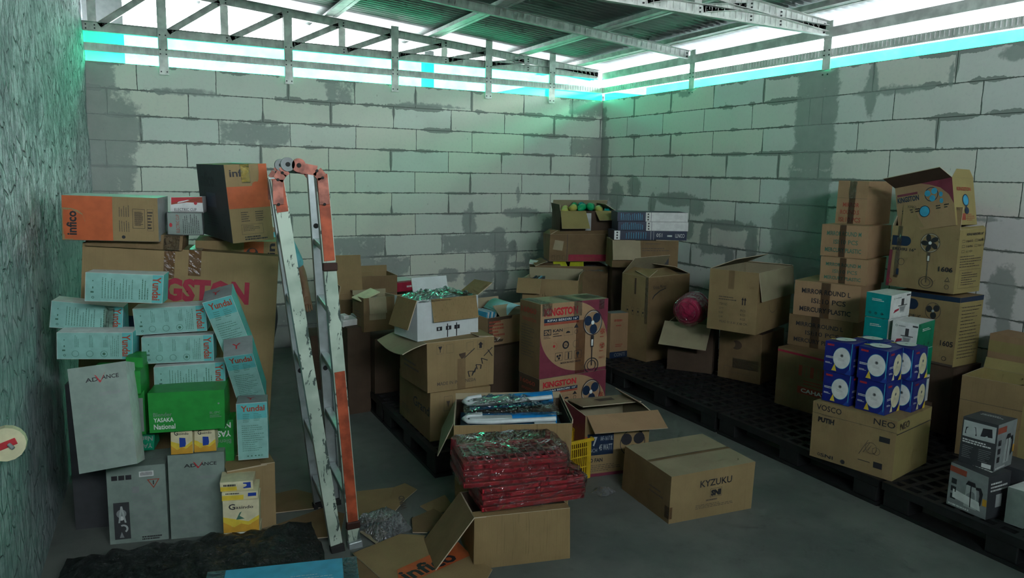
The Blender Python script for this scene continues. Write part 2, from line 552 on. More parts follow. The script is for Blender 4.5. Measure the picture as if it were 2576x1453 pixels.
def flap_mesh(b, side, L, ang, m_in, m_out, curl=0.0, u0=0.0, u1=1.0, taper=0.0, sag=0.0, prints=None, twist=0.0):
    """flap hinged on the top edge of side; ang 0 = standing up, 90 = out flat, 180 = hanging down, negative = inwards"""
    t = 0.0045; n = 6
    H0, H1 = b.face(side, u0, 1), b.face(side, u1, 1)
    ax = (H1 - H0).normalized()
    up = Vector((0, 0, 1)); up = (up - ax * up.dot(ax)).normalized()
    outv = {'F': Vector((0, -1, 0)), 'B': Vector((0, 1, 0)), 'L': Vector((-1, 0, 0)), 'R': Vector((1, 0, 0))}[side]
    outv = (outv - ax * outv.dot(ax)).normalized()
    mb = MB(); rows = []
    q0, q1 = H0.copy(), H1.copy()
    for i in range(n + 1):
        a = R(ang + curl * i / n)
        dl = L / n if i else 0
        dirv = up * math.cos(a) + outv * math.sin(a)
        q0 = q0 + dirv * dl; q1 = q1 + dirv * dl * (1 + twist)
        nr = outv * math.cos(a) - up * math.sin(a)   # outer side normal
        tp = taper * (i / n) * (H1 - H0).length
        row = []
        for k in range(7):
            f = k / 6
            p = q0.lerp(q1, f)
            p = p + ax * (tp * (1 - 2 * f)) + Vector((0, 0, -sag * math.sin(PI * f) * i / n))
            row.append((p + nr * t * .5, p - nr * t * .5))
        rows.append(row)
    vs = []; fo = []; fi = []; fe = []
    for row in rows:
        for a_, b_ in row: vs += [a_, b_]
    W = 14
    id_ = lambda i, k, s_: i * W + k * 2 + s_
    for i in range(n):
        for k in range(6):
            fo.append((id_(i, k, 0), id_(i, k + 1, 0), id_(i + 1, k + 1, 0), id_(i + 1, k, 0)))
            fi.append((id_(i, k, 1), id_(i + 1, k, 1), id_(i + 1, k + 1, 1), id_(i, k + 1, 1)))
        fe.append((id_(i, 0, 0), id_(i + 1, 0, 0), id_(i + 1, 0, 1), id_(i, 0, 1)))
        fe.append((id_(i, 6, 0), id_(i, 6, 1), id_(i + 1, 6, 1), id_(i + 1, 6, 0)))
    for k in range(6):
        fe.append((id_(n, k, 0), id_(n, k + 1, 0), id_(n, k + 1, 1), id_(n, k, 1)))
        fe.append((id_(0, k, 0), id_(0, k, 1), id_(0, k + 1, 1), id_(0, k + 1, 0)))
    mb.add(vs, fo, m_out); mb.add(vs, fi, m_in); mb.add(vs, fe, EDGE)
    if prints:
        def P(u, v, side_, off):
            v = min(max(v, 0), 1) * n; i = min(int(v), n - 1); fv = v - i
            u = min(max(u, 0), 1) * 6; k = min(int(u), 5); fu = u - k
            A = rows[i][k][side_].lerp(rows[i][k + 1][side_], fu); B_ = rows[i + 1][k][side_].lerp(rows[i + 1][k + 1][side_], fu)
            p = A.lerp(B_, fv)
            a = R(ang + curl * (i + fv) / n); nr = outv * math.cos(a) - up * math.sin(a)
            return p + nr * (off if side_ == 0 else -off)
        prints(mb, P)
    return mb


def flap_text(mb, P, side, u0, v0, u1, v1, st, m, flip=False, bold=0.0):
    vs, fs, asp = text_geo(st, bold)
    pts = []
    for x, y in vs:
        if flip: x, y = 1 - x, 1 - y
        pts.append(P(u0 + (u1 - u0) * x, v0 + (v1 - v0) * y, side, 0.0012))
    mb.add(pts, fs, m)


def opened(name, key, m_out, m_in, label, cat='box', group=None, prints=None, flaps=(), warp=0.005, bulge=0.006, t=None, tape=None, offs=None, floor_h=0.006):
    t = t or BOXES[key]; _seed[0] += 1
    b = Box(t[6], t[7], t[8], warp, bulge, _seed[0], offs)
    th = 0.005
    for f in 'FBLR':
        mo = m_out.get(f, m_out.get('*')) if isinstance(m_out, dict) else m_out
        b.patch(f, 0, 0, 1, 1, mo, 0, 8, 8)
        b.patch(f, 0.012, 0.02, 0.988, 1, m_in, -th, 8, 8)
        vs = []
        for i in range(9): vs += [b.face(f, i / 8, 1, 0), b.face(f, 0.012 + .976 * i / 8, 1, -th)]
        b.mb.add(vs, [(2 * i, 2 * i + 2, 2 * i + 3, 2 * i + 1) for i in range(8)], EDGE)
    b.patch('D', 0, 0, 1, 1, m_out['*'] if isinstance(m_out, dict) else m_out, 0, 4, 4)
    vs = [b.p(u, v, 0) + Vector((0, 0, floor_h)) for u, v in ((.01, .01), (.99, .01), (.99, .99), (.01, .99))]
    b.mb.add(vs, [(0, 1, 2, 3)], m_in)
    if prints: prints(b)
    root = empty(name, M_of(t))
    b.mb.build('carton', root, Matrix())
    for fl in flaps:
        fl = dict(fl); side = fl.pop('side'); L = fl.pop('L'); ang = fl.pop('ang')
        mi = fl.pop('m_in', m_in); mo = fl.pop('m_out', None) or (m_out.get(side, m_out.get('*')) if isinstance(m_out, dict) else m_out)
        flap_mesh(b, side, L, ang, mi, mo, **fl).build('flap', root, Matrix())
    if tape:
        tapes(b, tape, root)
    tag(root, label, cat, group)
    return root

# ------------------------------------------------------------------ the building
AL = R(-2.345441)
WD = Vector((math.sin(AL), -math.cos(AL), 0))      # along the right wall, away from the corner
WN = Vector((math.cos(AL), math.sin(AL), 0))       # out through the right wall
TOP = 2.46


def wall_grid(mb_mat, x0, x1, z1, y, facing, ell, rects, step=0.03):
    """front skin of a block wall as a fine grid carrying the trowel stains as an attribute"""
    nx = int((x1 - x0) / step); nz = int(z1 / step); vs = []; val = []
    for j in range(nz + 1):
        for i in range(nx + 1):
            x = x0 + (x1 - x0) * i / nx; z = z1 * j / nz
            f = 0.0
            for (cu, cz, ru, rz, st) in ell:
                d = math.hypot((x - cu) / ru, (z - cz) / rz)
                f = max(f, min(1.0, max(0, (1.0 - d) / 0.7 + .5)) * (0.7 + .3 * st))
            for (a, b, c, d, st, ed) in rects:
                e = 0.05 + 0.05 * ed
                q = min(x - a, b - x, z - c, d - z) / e + .5
                f = max(f, min(1, max(0, q)) * (0.45 + .55 * st))
            vs.append((x, y, z)); val.append(f)
    fs = []
    for j in range(nz):
        for i in range(nx):
            a = j * (nx + 1) + i
            fs.append((a, a + 1, a + nx + 2, a + nx + 1) if facing < 0 else (a, a + nx + 1, a + nx + 2, a + 1))
    return vs, fs, val


def mat_block(name, rows, rows2=None, split=99, cols=(), flip=1, tone=(0.68, 0.74, 0.68)):
    t = NT(name); v = t.obj()
    sp = t.n('ShaderNodeSeparateXYZ'); t.set(sp.inputs[0], v)
    nA = t.noise(v, 9.0, 3, 0.6); nB = t.noise(v, 42.0, 2, 0.6); nC = t.noise(v, 2.1, 1)
    wob = t.m('MULTIPLY', t.m('SUBTRACT', nA, 0.5), 0.012)
    u = t.m('ADD', sp.outputs[0], wob)
    z = t.m('ADD', sp.outputs[2], t.m('MULTIPLY', t.m('SUBTRACT', nC, 0.5), 0.010))
    vv = t.m('DIVIDE', t.m('SUBTRACT', TOP, z), 0.205)
    r = t.m('FLOOR', vv); fv = t.m('FRACT', vv)
    dv = t.m('MULTIPLY', t.m('MINIMUM', fv, t.m('SUBTRACT', 1.0, fv)), 0.205)

    def ramp(rw):
        nd = t.n('ShaderNodeValToRGB'); cr = nd.color_ramp; cr.interpolation = 'CONSTANT'
        while len(cr.elements) > 1: cr.elements.remove(cr.elements[0])
        for i, x in enumerate(rw):
            e = cr.elements[0] if i == 0 else cr.elements.new(i / 16.0)
            e.position = i / 16.0; e.color = (x, x, x, 1)
        t.set(nd.inputs[0], t.m('DIVIDE', t.m('ADD', r, 0.5), 16.0))
        return nd.outputs[0]
    off = ramp(rows)
    if rows2:
        m_ = t.m('GREATER_THAN', t.m('MULTIPLY', sp.outputs[0], flip), split)
        off = t.m('ADD', t.m('MULTIPLY', off, t.m('SUBTRACT', 1.0, m_)), t.m('MULTIPLY', ramp(rows2), m_))
    uu = t.m('DIVIDE', t.m('SUBTRACT', u, off), 0.605)
    iu = t.m('FLOOR', uu); fu = t.m('FRACT', uu)
    du = t.m('MULTIPLY', t.m('MINIMUM', fu, t.m('SUBTRACT', 1.0, fu)), 0.605)
    wn = t.n('ShaderNodeTexWhiteNoise', noise_dimensions='2D')
    cb = t.n('ShaderNodeCombineXYZ'); t.set(cb.inputs[0], iu); t.set(cb.inputs[1], r); t.set(wn.inputs['Vector'], cb.outputs[0])
    rnd = wn.outputs['Value']
    big = nC
    # smeared mortar: wide where the trowel smeared it, hairline elsewhere; more smear on the top courses
    topf = t.step(sp.outputs[2], 1.55, 2.35)
    wh = t.m('ADD', 0.0028, t.m('MULTIPLY', t.step(t.m('ADD', t.m('MULTIPLY', big, 0.6), t.m('MULTIPLY', nA, 0.4)), 0.45, 0.60), t.m('ADD', 0.010, t.m('MULTIPLY', topf, 0.018))))
    wh = t.m('ADD', wh, t.m('MULTIPLY', t.m('SUBTRACT', nB, 0.5), 0.02))
    wv = t.m('ADD', 0.0024, t.m('MULTIPLY', t.step(t.m('ADD', nC, t.m('MULTIPLY', topf, 0.12)), 0.55, 0.66), 0.012))
    wv = t.m('ADD', wv, t.m('MULTIPLY', t.m('SUBTRACT', nB, 0.5), 0.006))
    jh = t.m('SUBTRACT', 1.0, t.step(t.m('SUBTRACT', dv, wh), -0.001, 0.002))
    jv = t.m('SUBTRACT', 1.0, t.step(t.m('SUBTRACT', du, wv), -0.001, 0.002))
    line = t.m('SUBTRACT', 1.0, t.step(t.m('MINIMUM', dv, du), 0.0012, 0.003))
    joint = t.m('MAXIMUM', jh, jv)
    tn = tone
    warm = (tn[0] * 1.05, tn[1] * 1.0, tn[2] * 0.93); cool = (tn[0] * 0.94, tn[1] * 0.97, tn[2] * 0.97)
    c = t.mix(rnd, cool, warm)
    c = t.mix(t.m('MULTIPLY', t.step(nB, 0.5, 0.75), 0.25), c, tuple(x * 0.75 for x in tn))
    c = t.mix(t.m('MULTIPLY', t.step(t.m('ADD', t.m('MULTIPLY', nC, .7), t.m('MULTIPLY', nA, .3)), 0.45, 0.7), 0.28), c, tuple(x * 0.72 for x in tn))
    # pits and scratches
    vo = t.n('ShaderNodeTexVoronoi'); t.set(vo.inputs['Vector'], t.mapv(v, (9, 9, 4))); vo.inputs['Scale'].default_value = 1.0
    c = t.mix(t.m('MULTIPLY', t.m('SUBTRACT', 1.0, t.step(vo.outputs['Distance'], 0.03, 0.06)), 0.55), c, tuple(x * 0.4 for x in tn))
    mort = t.mix(nB, (0.19, 0.225, 0.205), (0.28, 0.31, 0.29))
    c = t.mix(t.m('MULTIPLY', joint, 0.85), c, mort)
    c = t.mix(line, c, (0.07, 0.085, 0.075))
    at = t.n('ShaderNodeAttribute'); at.attribute_name = 'stain'
    ja = t.m('ADD', t.m('MULTIPLY', t.m('SUBTRACT', nA, 0.5), 1.5), t.m('MULTIPLY', t.m('SUBTRACT', nB, 0.5), 0.6))
    mask = t.m('MULTIPLY', t.step(t.m('ADD', at.outputs['Fac'], ja), 0.32, 0.72), 0.85)
    stain = t.mix(nA, (0.21, 0.255, 0.235), (0.38, 0.42, 0.395))
    c = t.mix(mask, c, stain)
    h = t.m('ADD', t.m('MULTIPLY', joint, -0.35), t.m('ADD', t.m('MULTIPLY', line, -1.0), t.m('MULTIPLY', nB, 0.5)))
    return t.end(t.bsdf(c, 0.95, 0, 0.15, t.bump(h, 0.6, 0.004)))


back_rows = [0.205, 0.585, 0.213, 0.556, 0.198, 0.562, 0.203, 0.492, 0.148, 0.5, 0.2, 0.5, 0.2]
BACK = mat_block('aerated block wall, back', back_rows)
BACK_RECTS = [(-5.1, -4.80, 1.25, 2.5, 0.95, 1.0), (-5.1, -4.86, 0, 1.3, 0.9, 1.0), (-4.02, -3.42, 1.845, 2.045, 0.62, 0.25), (-0.15, 0.1, 0, 2.06, 0.85, 0.35),
           (-0.42, 0.1, 1.845, 2.05, 0.62, 0.2), (-0.45, 0.1, 2.27, 2.46, 0.55, 0.2), (-3.09, -2.81, 2.26, 2.46, 0.45, 0.2),
           (-3.14, -2.53, 0.822, 1.022, 0.62, 0.12), (-1.93, -1.33, 0.822, 1.022, 0.6, 0.15), (-3.2, -2.27, 0.62, 0.815, 0.6, 0.12),
           (-0.98, -0.62, 0.62, 0.8, 0.6, 0.3), (-5.2, 0.1, -0.1, 0.395, 0.75, 0.3)]
BACK_ELL = [(-1.625, 1.13, 0.085, 0.15, 0.85), (-1.60, 1.28, 0.03, 0.09, 0.7), (-1.02, 1.235, 0.24, 0.055, 0.85), (-1.30, 0.93, 0.13, 0.16, 0.8), (-1.6, 0.92, 0.06, 0.14, 0.7),
         (-1.1, 0.86, 0.06, 0.10, 0.7), (-1.24, 0.62, 0.09, 0.30, 0.75), (-1.5, 0.55, 0.20, 0.11, 0.75), (-1.86, 0.60, 0.13, 0.08, 0.8), (-0.6, 1.0, 0.17, 0.2, 0.65),
         (-0.76, 0.86, 0.05, 0.12, 0.7), (-4.78, 1.95, 0.16, 0.3, 0.8), (-4.75, 1.6, 0.08, 0.2, 0.6), (-1.0, 0.68, 0.2, 0.03, 0.6), (-2.05, 2.29, 0.5, 0.02, 0.6),
         (-1.05, 1.44, 0.03, 0.12, 0.0), (-4.3, 2.26, 0.3, 0.03, 0.6)]
right_rows = [0.600, 0.486, 0.017, 0.209, 0.024, 0.356, 0.06, 0.4, 0.1, 0.4, 0.1, 0.4, 0.1]
right_rows2 = [0.424, 0.002, 0.337, 0.008, 0.3, 0.114, 0.4, 0.1, 0.4, 0.1, 0.4, 0.1, 0.4]
RIGHT = mat_block('aerated block wall, right', right_rows, right_rows2, 2.97, tone=(0.71, 0.72, 0.715))
RIGHT_RECTS = [(2.77, 3.17, 1.70, 2.5, 0.86, 0.35), (2.74, 3.165, 0, 1.72, 0.86, 0.5), (-0.1, 0.16, 0, 2.06, 0.85, 0.3), (-0.1, 0.10, 2.0, 2.4, 0.5, 0.3)]
RIGHT_ELL = [(2.72, 1.20, 0.14, 0.26, 0.85), (0.66, 1.53, 0.12, 0.11, 0.8), (1.35, 1.425, 0.32, 0.07, 0.85), (1.66, 1.37, 0.12, 0.09, 0.75), (0.98, 1.36, 0.06, 0.13, 0.7), (0.33, 1.42, 0.14, 0.17, 0.75),
         (2.1, 1.225, 0.36, 0.05, 0.8), (2.39, 1.09, 0.07, 0.20, 0.8), (1.78, 1.08, 0.06, 0.17, 0.7), (1.9, 1.0, 0.25, 0.05, 0.7), (2.13, 0.93, 0.06, 0.12, 0.7), (1.55, 1.15, 0.1, 0.1, 0.6),
         (4.49, 0.98, 0.085, 0.17, 0.85), (4.52, 0.83, 0.05, 0.14, 0.75), (3.45, 2.27, 0.05, 0.2, 0.75), (3.62, 2.25, 0.35, 0.03, 0.6), (4.02, 2.32, 0.02, 0.1, 0.6), (4.42, 2.4, 0.1, 0.05, 0.7),
         (4.3, 1.42, 0.16, 0.02, 0.5), (1.4, 2.42, 0.1, 0.03, 0.5)]


def mat_leftwall():
    t = NT('old rough plaster wall'); v = t.obj()
    n1 = t.noise(v, 3.5, 4, 0.7); n2 = t.noise(v, 11, 4, 0.7); n3 = t.noise(v, 50, 4, 0.7)
    vo = t.n('ShaderNodeTexVoronoi', feature='DISTANCE_TO_EDGE'); t.set(vo.inputs['Vector'], t.mapv(v, (3.0, 3.0, 1.5)))
    wv = t.n('ShaderNodeCombineXYZ')
    crack = t.m('SUBTRACT', 1.0, t.step(t.m('ADD', vo.outputs[0], t.m('MULTIPLY', t.m('SUBTRACT', n2, 0.5), 0.25)), 0.0, 0.05))
    c = t.mix(t.step(n1, 0.35, 0.65), (0.42, 0.48, 0.50), (0.74, 0.80, 0.82))
    c = t.mix(t.m('MULTIPLY', t.step(n2, 0.45, 0.62), 0.75), c, (0.20, 0.26, 0.26))
    c = t.mix(t.m('MULTIPLY', crack, 0.55), c, (0.13, 0.17, 0.165))
    sp = t.n('ShaderNodeSeparateXYZ'); t.set(sp.inputs[0], v)
    low = t.m('SUBTRACT', 1.0, t.step(t.m('ADD', sp.outputs[2], t.m('MULTIPLY', t.m('SUBTRACT', n1, .5), .5)), 1.15, 1.4))
    c = t.mix(t.m('MULTIPLY', low, 0.55), c, (0.20, 0.31, 0.30))
    h = t.m('ADD', t.m('MULTIPLY', n2, 1.0), t.m('ADD', t.m('MULTIPLY', n1, 1.5), t.m('ADD', t.m('MULTIPLY', n3, 0.3), t.m('MULTIPLY', crack, -0.8))))
    h = t.m('MULTIPLY', h, t.m('SUBTRACT', 1.0, t.m('MULTIPLY', low, 0.75)))
    return t.end(t.bsdf(c, 0.9, 0, 0.25, t.bump(h, 1.0, 0.035)))


def mat_floor():
    t = NT('bare concrete floor'); v = t.obj()
    n1 = t.noise(v, 1.3, 5, 0.6); n2 = t.noise(v, 7, 5, 0.65); n3 = t.noise(v, 60, 3, 0.7)
    c = t.mix(t.step(n1, 0.35, 0.65), (0.115, 0.14, 0.125), (0.18, 0.20, 0.18))
    c = t.mix(t.m('MULTIPLY', t.step(n2, 0.5, 0.75), 0.4), c, (0.09, 0.105, 0.095))
    c = t.mix(t.m('MULTIPLY', t.step(n3, 0.6, 0.8), 0.3), c, (0.23, 0.24, 0.22))
    return t.end(t.bsdf(c, t.m('ADD', 0.55, t.m('MULTIPLY', n2, 0.4)), 0, 0.35, t.bump(t.m('ADD', n2, t.m('MULTIPLY', n3, .4)), 0.35, 0.006)))


LEFT = mat_leftwall(); FLOOR = mat_floor()


def struct(name, mb, parent=None, bevel=0, M=None, **kw):
    o = mb.build(name, parent, None, bevel, **kw)
    if M is not None: o.matrix_world = M
    if parent is None: o['kind'] = 'structure'
    return o


mb = MB(); mb.box((-6.2, -9.4, -0.12), (0.6, 0.35, 0.0), FLOOR); struct('floor', mb)
PLAIN = mat_plain('plain block core', (0.45, 0.47, 0.45), 0.95)


def block_wall(name, mat, x0, x1, ybox, facing, ell, rects, M=None):
    mb = MB(); vs, fs, val = wall_grid(mat, x0, x1, TOP, 0.0, facing, ell, rects)
    mb.add(vs, fs, mat); n = len(vs)
    mb.box((x0, min(ybox), 0), (x1, max(ybox), TOP - .001), PLAIN)
    o = struct(name, mb, M=M)
    at = o.data.attributes.new('stain', 'FLOAT', 'POINT')
    at.data.foreach_set('value', val + [0.0] * (len(o.data.vertices) - n))
    return o


block_wall('wall_back', BACK, -5.35, 0.12, (0.002, 0.12), -1, BACK_ELL, BACK_RECTS)
MR = Matrix((WD, -WN, Vector((0, 0, 1)))).transposed().to_4x4()     # local x along the wall, y into the room
block_wall('wall_right', RIGHT, 0.0, 9.2, (-0.12, -0.002), 1, RIGHT_ELL, RIGHT_RECTS, MR)
# left wall opens out towards the camera
LA = math.atan(0.07)
ML = Matrix.Translation((-5.0, 0, 0)) @ Matrix.Rotation(-(PI / 2) - LA, 4, 'Z')   # local x runs from the back wall to the camera side
mb = MB()
nx, nz = 160, 60
vs = []; fs = []
for j in range(nz + 1):
    for i in range(nx + 1):
        x = -0.1 + 9.6 * i / nx; z = 3.6 * j / nz
        d = (mnoise.noise(Vector((x * 2.2, z * 2.2, 0))) * 0.012 + mnoise.noise(Vector((x * 7, z * 7, 3))) * 0.006) * min(1, max(0.15, (z - .9) / .5))
        vs.append((x, d, z))
for j in range(nz):
    for i in range(nx):
        a = j * (nx + 1) + i; fs.append((a, a + nx + 1, a + nx + 2, a + 1))
mb.add(vs, fs, LEFT, True)
mb.box((-0.1, -0.15, 0), (9.5, -0.02, 3.6), LEFT)
struct('wall_left', mb, M=ML)
# wall behind the camera, open at the top like the far gable
mb = MB(); G_ = PLAIN
mb.box((-6.2, -9.12, 0), (-3.3, -9.0, 2.52), G_); mb.box((-3.3, -9.12, 0), (-0.2, -9.0, 2.74), G_)
struct('wall_front', mb)

# ---- roof steel and sheet
GALV = mat_plain('galvanised light steel', (0.84, 0.86, 0.82), 0.5, 0.0, 0.5, 0.12, 14)
GALVP = mat_plain('bright purlin steel', (0.90, 0.91, 0.90), 0.45, 0.0, 0.5, 0.08, 14)
BLT = mat_plain('dark screw head', (0.06, 0.07, 0.07), 0.5, 0.6)


def mat_sheet():
    t = NT('corrugated roof sheet'); v = t.obj()
    n = t.noise(v, 2.5, 4); n2 = t.noise(v, 40, 3)
    c = t.mix(t.step(n, 0.3, 0.7), (0.30, 0.33, 0.32), (0.42, 0.45, 0.44))
    return t.end(t.bsdf(c, 0.5, 0.45, 0.5, t.bump(n2, 0.1, 0.004)))


SHEET = mat_sheet()


def zt(x): return 2.775 + 0.076 * abs(x)     # top of the top chord


mb = MB(); per = 0.072; nn = int(10.5 / per) * 6
vs = []; xs = [0.5, 0.0, -1, -2.0, -3, -4, -5.0, -5.9]
for i in range(nn + 1):
    y = 1.0 - i * per / 6
    dz = 0.009 * math.sin(2 * PI * y / per)
    for x in xs:
        vs.append((x, y, zt(x) * 1.0 + 0.078 + dz if x <= 0 else 2.775 + 0.078 - 0.076 * x + dz))
fs = [(i * len(xs) + k, i * len(xs) + k + 1, (i + 1) * len(xs) + k + 1, (i + 1) * len(xs) + k) for i in range(nn) for k in range(len(xs) - 1)]
mb.add(vs, fs, SHEET, True)
struct('ceiling', mb)


def truss(Y, name, label, full=True):
    root = empty(name, Matrix.Translation((-2.5, Y, 2.725)))
    P = lambda x, z: (x + 2.5, 0, z - 2.725)
    y0 = 0.0
    xe = -0.10 + Y * -math.tan(AL) * -1 if False else -0.06 - 0.041 * abs(Y)
    xl = -5.0 - 0.07 * abs(Y)
    def bar(nm, a, b, w=0.035, h=0.07, slots=True):
        q = MB(); q.channel(P(*a), P(*b), w, h, 0.003, GALV)
        A, B = Vector(P(*a)), Vector(P(*b)); d = B - A; L = d.length; d.normalize(); u = Vector((-d.z, 0, d.x))
        # pressed ribs along the web and screw heads at the ends
        if slots:
            k = 0.05
            while k < L - 0.05:
                c = A + d * k + Vector((0, -0.0045, 0)); q.bar(c - u * h * .18, c + u * h * .45, 0.004, 0.003, GALV, up=(0, 1, 0)); k += 0.055
        for e in (0.025, L - 0.025):
            for sgn in (-1, 1):
                c = A + d * e + u * (h * .2 * sgn)
                q.box((c.x - .005, -0.012, c.z - .005), (c.x + .005, -0.002, c.z + .005), BLT)
        return q.build(nm, root)
    if full: bar('bottom_chord', (xl, 2.725), (xe, 2.725), h=0.075)
    bar('top_chord', (xl, zt(xl) - .035), (xe, zt(xe) - .035), h=0.075)
    px = [-4.93, -4.43, -3.94, -3.425, -2.925, -2.43, -1.905, -1.435, -0.97, -0.68]
    for x in (px if full else []):
        q = MB(); q.channel(P(x, 2.70), P(x, zt(x) - .01), 0.035, 0.062, 0.003, GALV, up=(1, 0, 0))
        for zz in (2.715, 2.74, zt(x) - .05, zt(x) - .025):
            c = P(x + .015, zz); q.box((c[0] - .005, -0.012, c[2] - .005), (c[0] + .005, -0.002, c[2] + .005), BLT)
        q.build('strut', root)
    for a, b in (zip(px[:-2], px[1:-1]) if full else []):
        bar('diagonal_brace', (a + .05, 2.74), (b - .03, zt(b) - .05), h=0.05)
    tag(root, label, 'roof truss' if full else 'rafter', 'roof trusses' if full else None)
    return root


truss(0.02, 'roof_truss', 'grey steel roof truss standing on top of the far block wall')
truss(-1.5, 'roof_rafter', 'single steel rafter sloping overhead, between the far gable and the nearest truss', False)
truss(-3.05, 'roof_truss', 'nearest steel roof truss overhead, its lower bar leaving through the top edge of the photo')

# strips of green translucent sheet above both walls, with the frame that holds them
def mat_glow():
    t = NT('green translucent sheet'); v = t.obj()
    n = t.noise(v, 6, 3)
    tr = t.n('ShaderNodeBsdfTransparent'); t.set(tr.inputs[0], t.mix(t.step(n, .3, .7), (0.036, 0.95, 0.44), (0.050, 1.0, 0.50)))
    tl = t.n('ShaderNodeBsdfTranslucent'); t.set(tl.inputs[0], (0.01, 0.98, 0.42))
    gl = t.n('ShaderNodeBsdfGlossy'); t.set(gl.inputs['Roughness'], 0.2)
    a = t.n('ShaderNodeMixShader'); a.inputs[0].default_value = 0.36
    t.nt.links.new(tr.outputs[0], a.inputs[1]); t.nt.links.new(tl.outputs[0], a.inputs[2])
    b = t.n('ShaderNodeMixShader'); b.inputs[0].default_value = 0.06
    t.nt.links.new(a.outputs[0], b.inputs[1]); t.nt.links.new(gl.outputs[0], b.inputs[2])
    return t.end(b.outputs[0])


GLOW = mat_glow()


def railing(mb, a, b, zc, h, M):
    """flat slotted steel rail from a to b along local x"""
    mb.box((a, 0.0, zc - h / 2), (b, 0.003, zc + h / 2), GALV, M)
    k = a + .02
    while k < b - .02:
        mb.box((k, 0.003, zc - h * .25), (k + .006, 0.0075, zc + h * .38), GALVP, M); k += 0.032


def window_strip(idx, M, length, posts, ztop, panel_top, hang):
    fr = MB(); railing(fr, 0, length, 2.568, 0.062, M)
    o = struct('window_%d' % idx, fr)
    for p in posts:
        q = MB(); q.box((p - .036, 0.0, 2.39 if hang else 2.45), (p + .036, 0.011, ztop), GALV, M)
        for zz in (2.41, 2.55, 2.585, 2.70):
            for dx in (-.022, .022):
                q.box((p + dx - .005, 0.011, zz), (p + dx + .005, 0.015, zz + .01), BLT, M)
        q.build('window_frame', o)
    ed = [0] + list(posts) + [length]
    for a, b in zip(ed[:-1], ed[1:]):
        q = MB(); q.add([M @ Vector(p) for p in ((a, -0.03, TOP), (b, -0.03, TOP), (b, -0.03, panel_top), (a, -0.03, panel_top))], [(0, 1, 2, 3)], GLOW); q.build('window_pane', o)
    return o


MBk = Matrix(((-1, 0, 0, 0), (0, -1, 0, 0), (0, 0, 1, 0), (0, 0, 0, 1)))        # local x runs left from the corner, y into the room
window_strip(1, MBk @ Matrix.Translation((0, 0.016, 0)), 5.0, [0.68, 1.435, 2.43, 3.42, 4.43], 2.99, 2.69, True)
window_strip(2, MR @ Matrix.Translation((0, 0.014, 0)), 9.0, [1.52, 3.05, 4.58, 6.1, 7.6], 2.80, 2.535, False)
# beam over the right hand strip
mb = MB(); mb.channel((0.02, .03, 2.715), (9.0, .03, 2.715), 0.05, 0.072, 0.003, GALV)
struct('trim_1', mb, M=MR)
for k, Xp in enumerate((-0.30, -1.0, -2.0, -3.0, -4.0)):
    mb = MB(); z = zt(Xp) + .004
    sl = -0.041
    a = Vector((Xp, 0.9, z)); b = Vector((Xp + sl * 9.0, -9.0, z + .076 * .041 * 9.3))
    d = (b - a).normalized(); L = (b - a).length
    mm = GALVP if k else GALV
    mb.bar(a + Vector((0, 0, .026)), b + Vector((0, 0, .026)), 0.055, 0.044, mm)
    mb.bar(a + Vector((.042, 0, 0.002)), b + Vector((.042, 0, 0.002)), 0.035, 0.003, mm)
    mb.bar(a + Vector((-.042, 0, 0.002)), b + Vector((-.042, 0, 0.002)), 0.035, 0.003, mm)
    o = mb.build('roof_purlin')
    tag(o, ['dark eaves purlin along the top of the right wall', 'white purlin nearest the right wall, crossing over the trusses', 'white purlin crossing the middle of the visible roof sheets', 'short bright purlin above the second window bay from the left', 'bright purlin above the blown out gable at top left'][k], 'purlin', 'roof purlins')

# neighbouring house outside, seen through the strips
mb = MB(); NB = mat_plain('neighbour render', (0.10, 0.115, 0.115), 0.9)
mb.box((-8.0, 0.6, 0), (-4.69, 3.5, 5.0), NB)
o = mb.build('neighbour_house'); tag(o, 'grey rendered house wall outside, beyond the left end of the strip', 'building')
mb = MB(); mb.box((-1.71, 1.0, 0), (-1.60, 1.1, 3.2), NB); mb.box((-1.85, 1.02, 3.2), (-1.45, 1.08, 3.3), NB)
o = mb.build('outside_post'); tag(o, 'post standing outside behind the middle of the far window strip', 'post')
mb = MB(); mb.box((-0.1, 1.3, 0), (1.5, 2.6, 2.66), NB); mb.box((-.2, 1.2, 2.66), (1.6, 2.7, 2.72), NB)
o = mb.build('outside_shed'); tag(o, 'low shed outside, seen through the strip at the far corner', 'building')
mb = MB(); mb.box((1.4, -8.0, 0), (1.8, 1.0, 2.90), mat_plain('pale neighbour wall', (0.6, 0.63, 0.65), 0.8))
o = mb.build('boundary_wall'); tag(o, 'pale boundary wall outside, behind the right hand strip', 'wall')
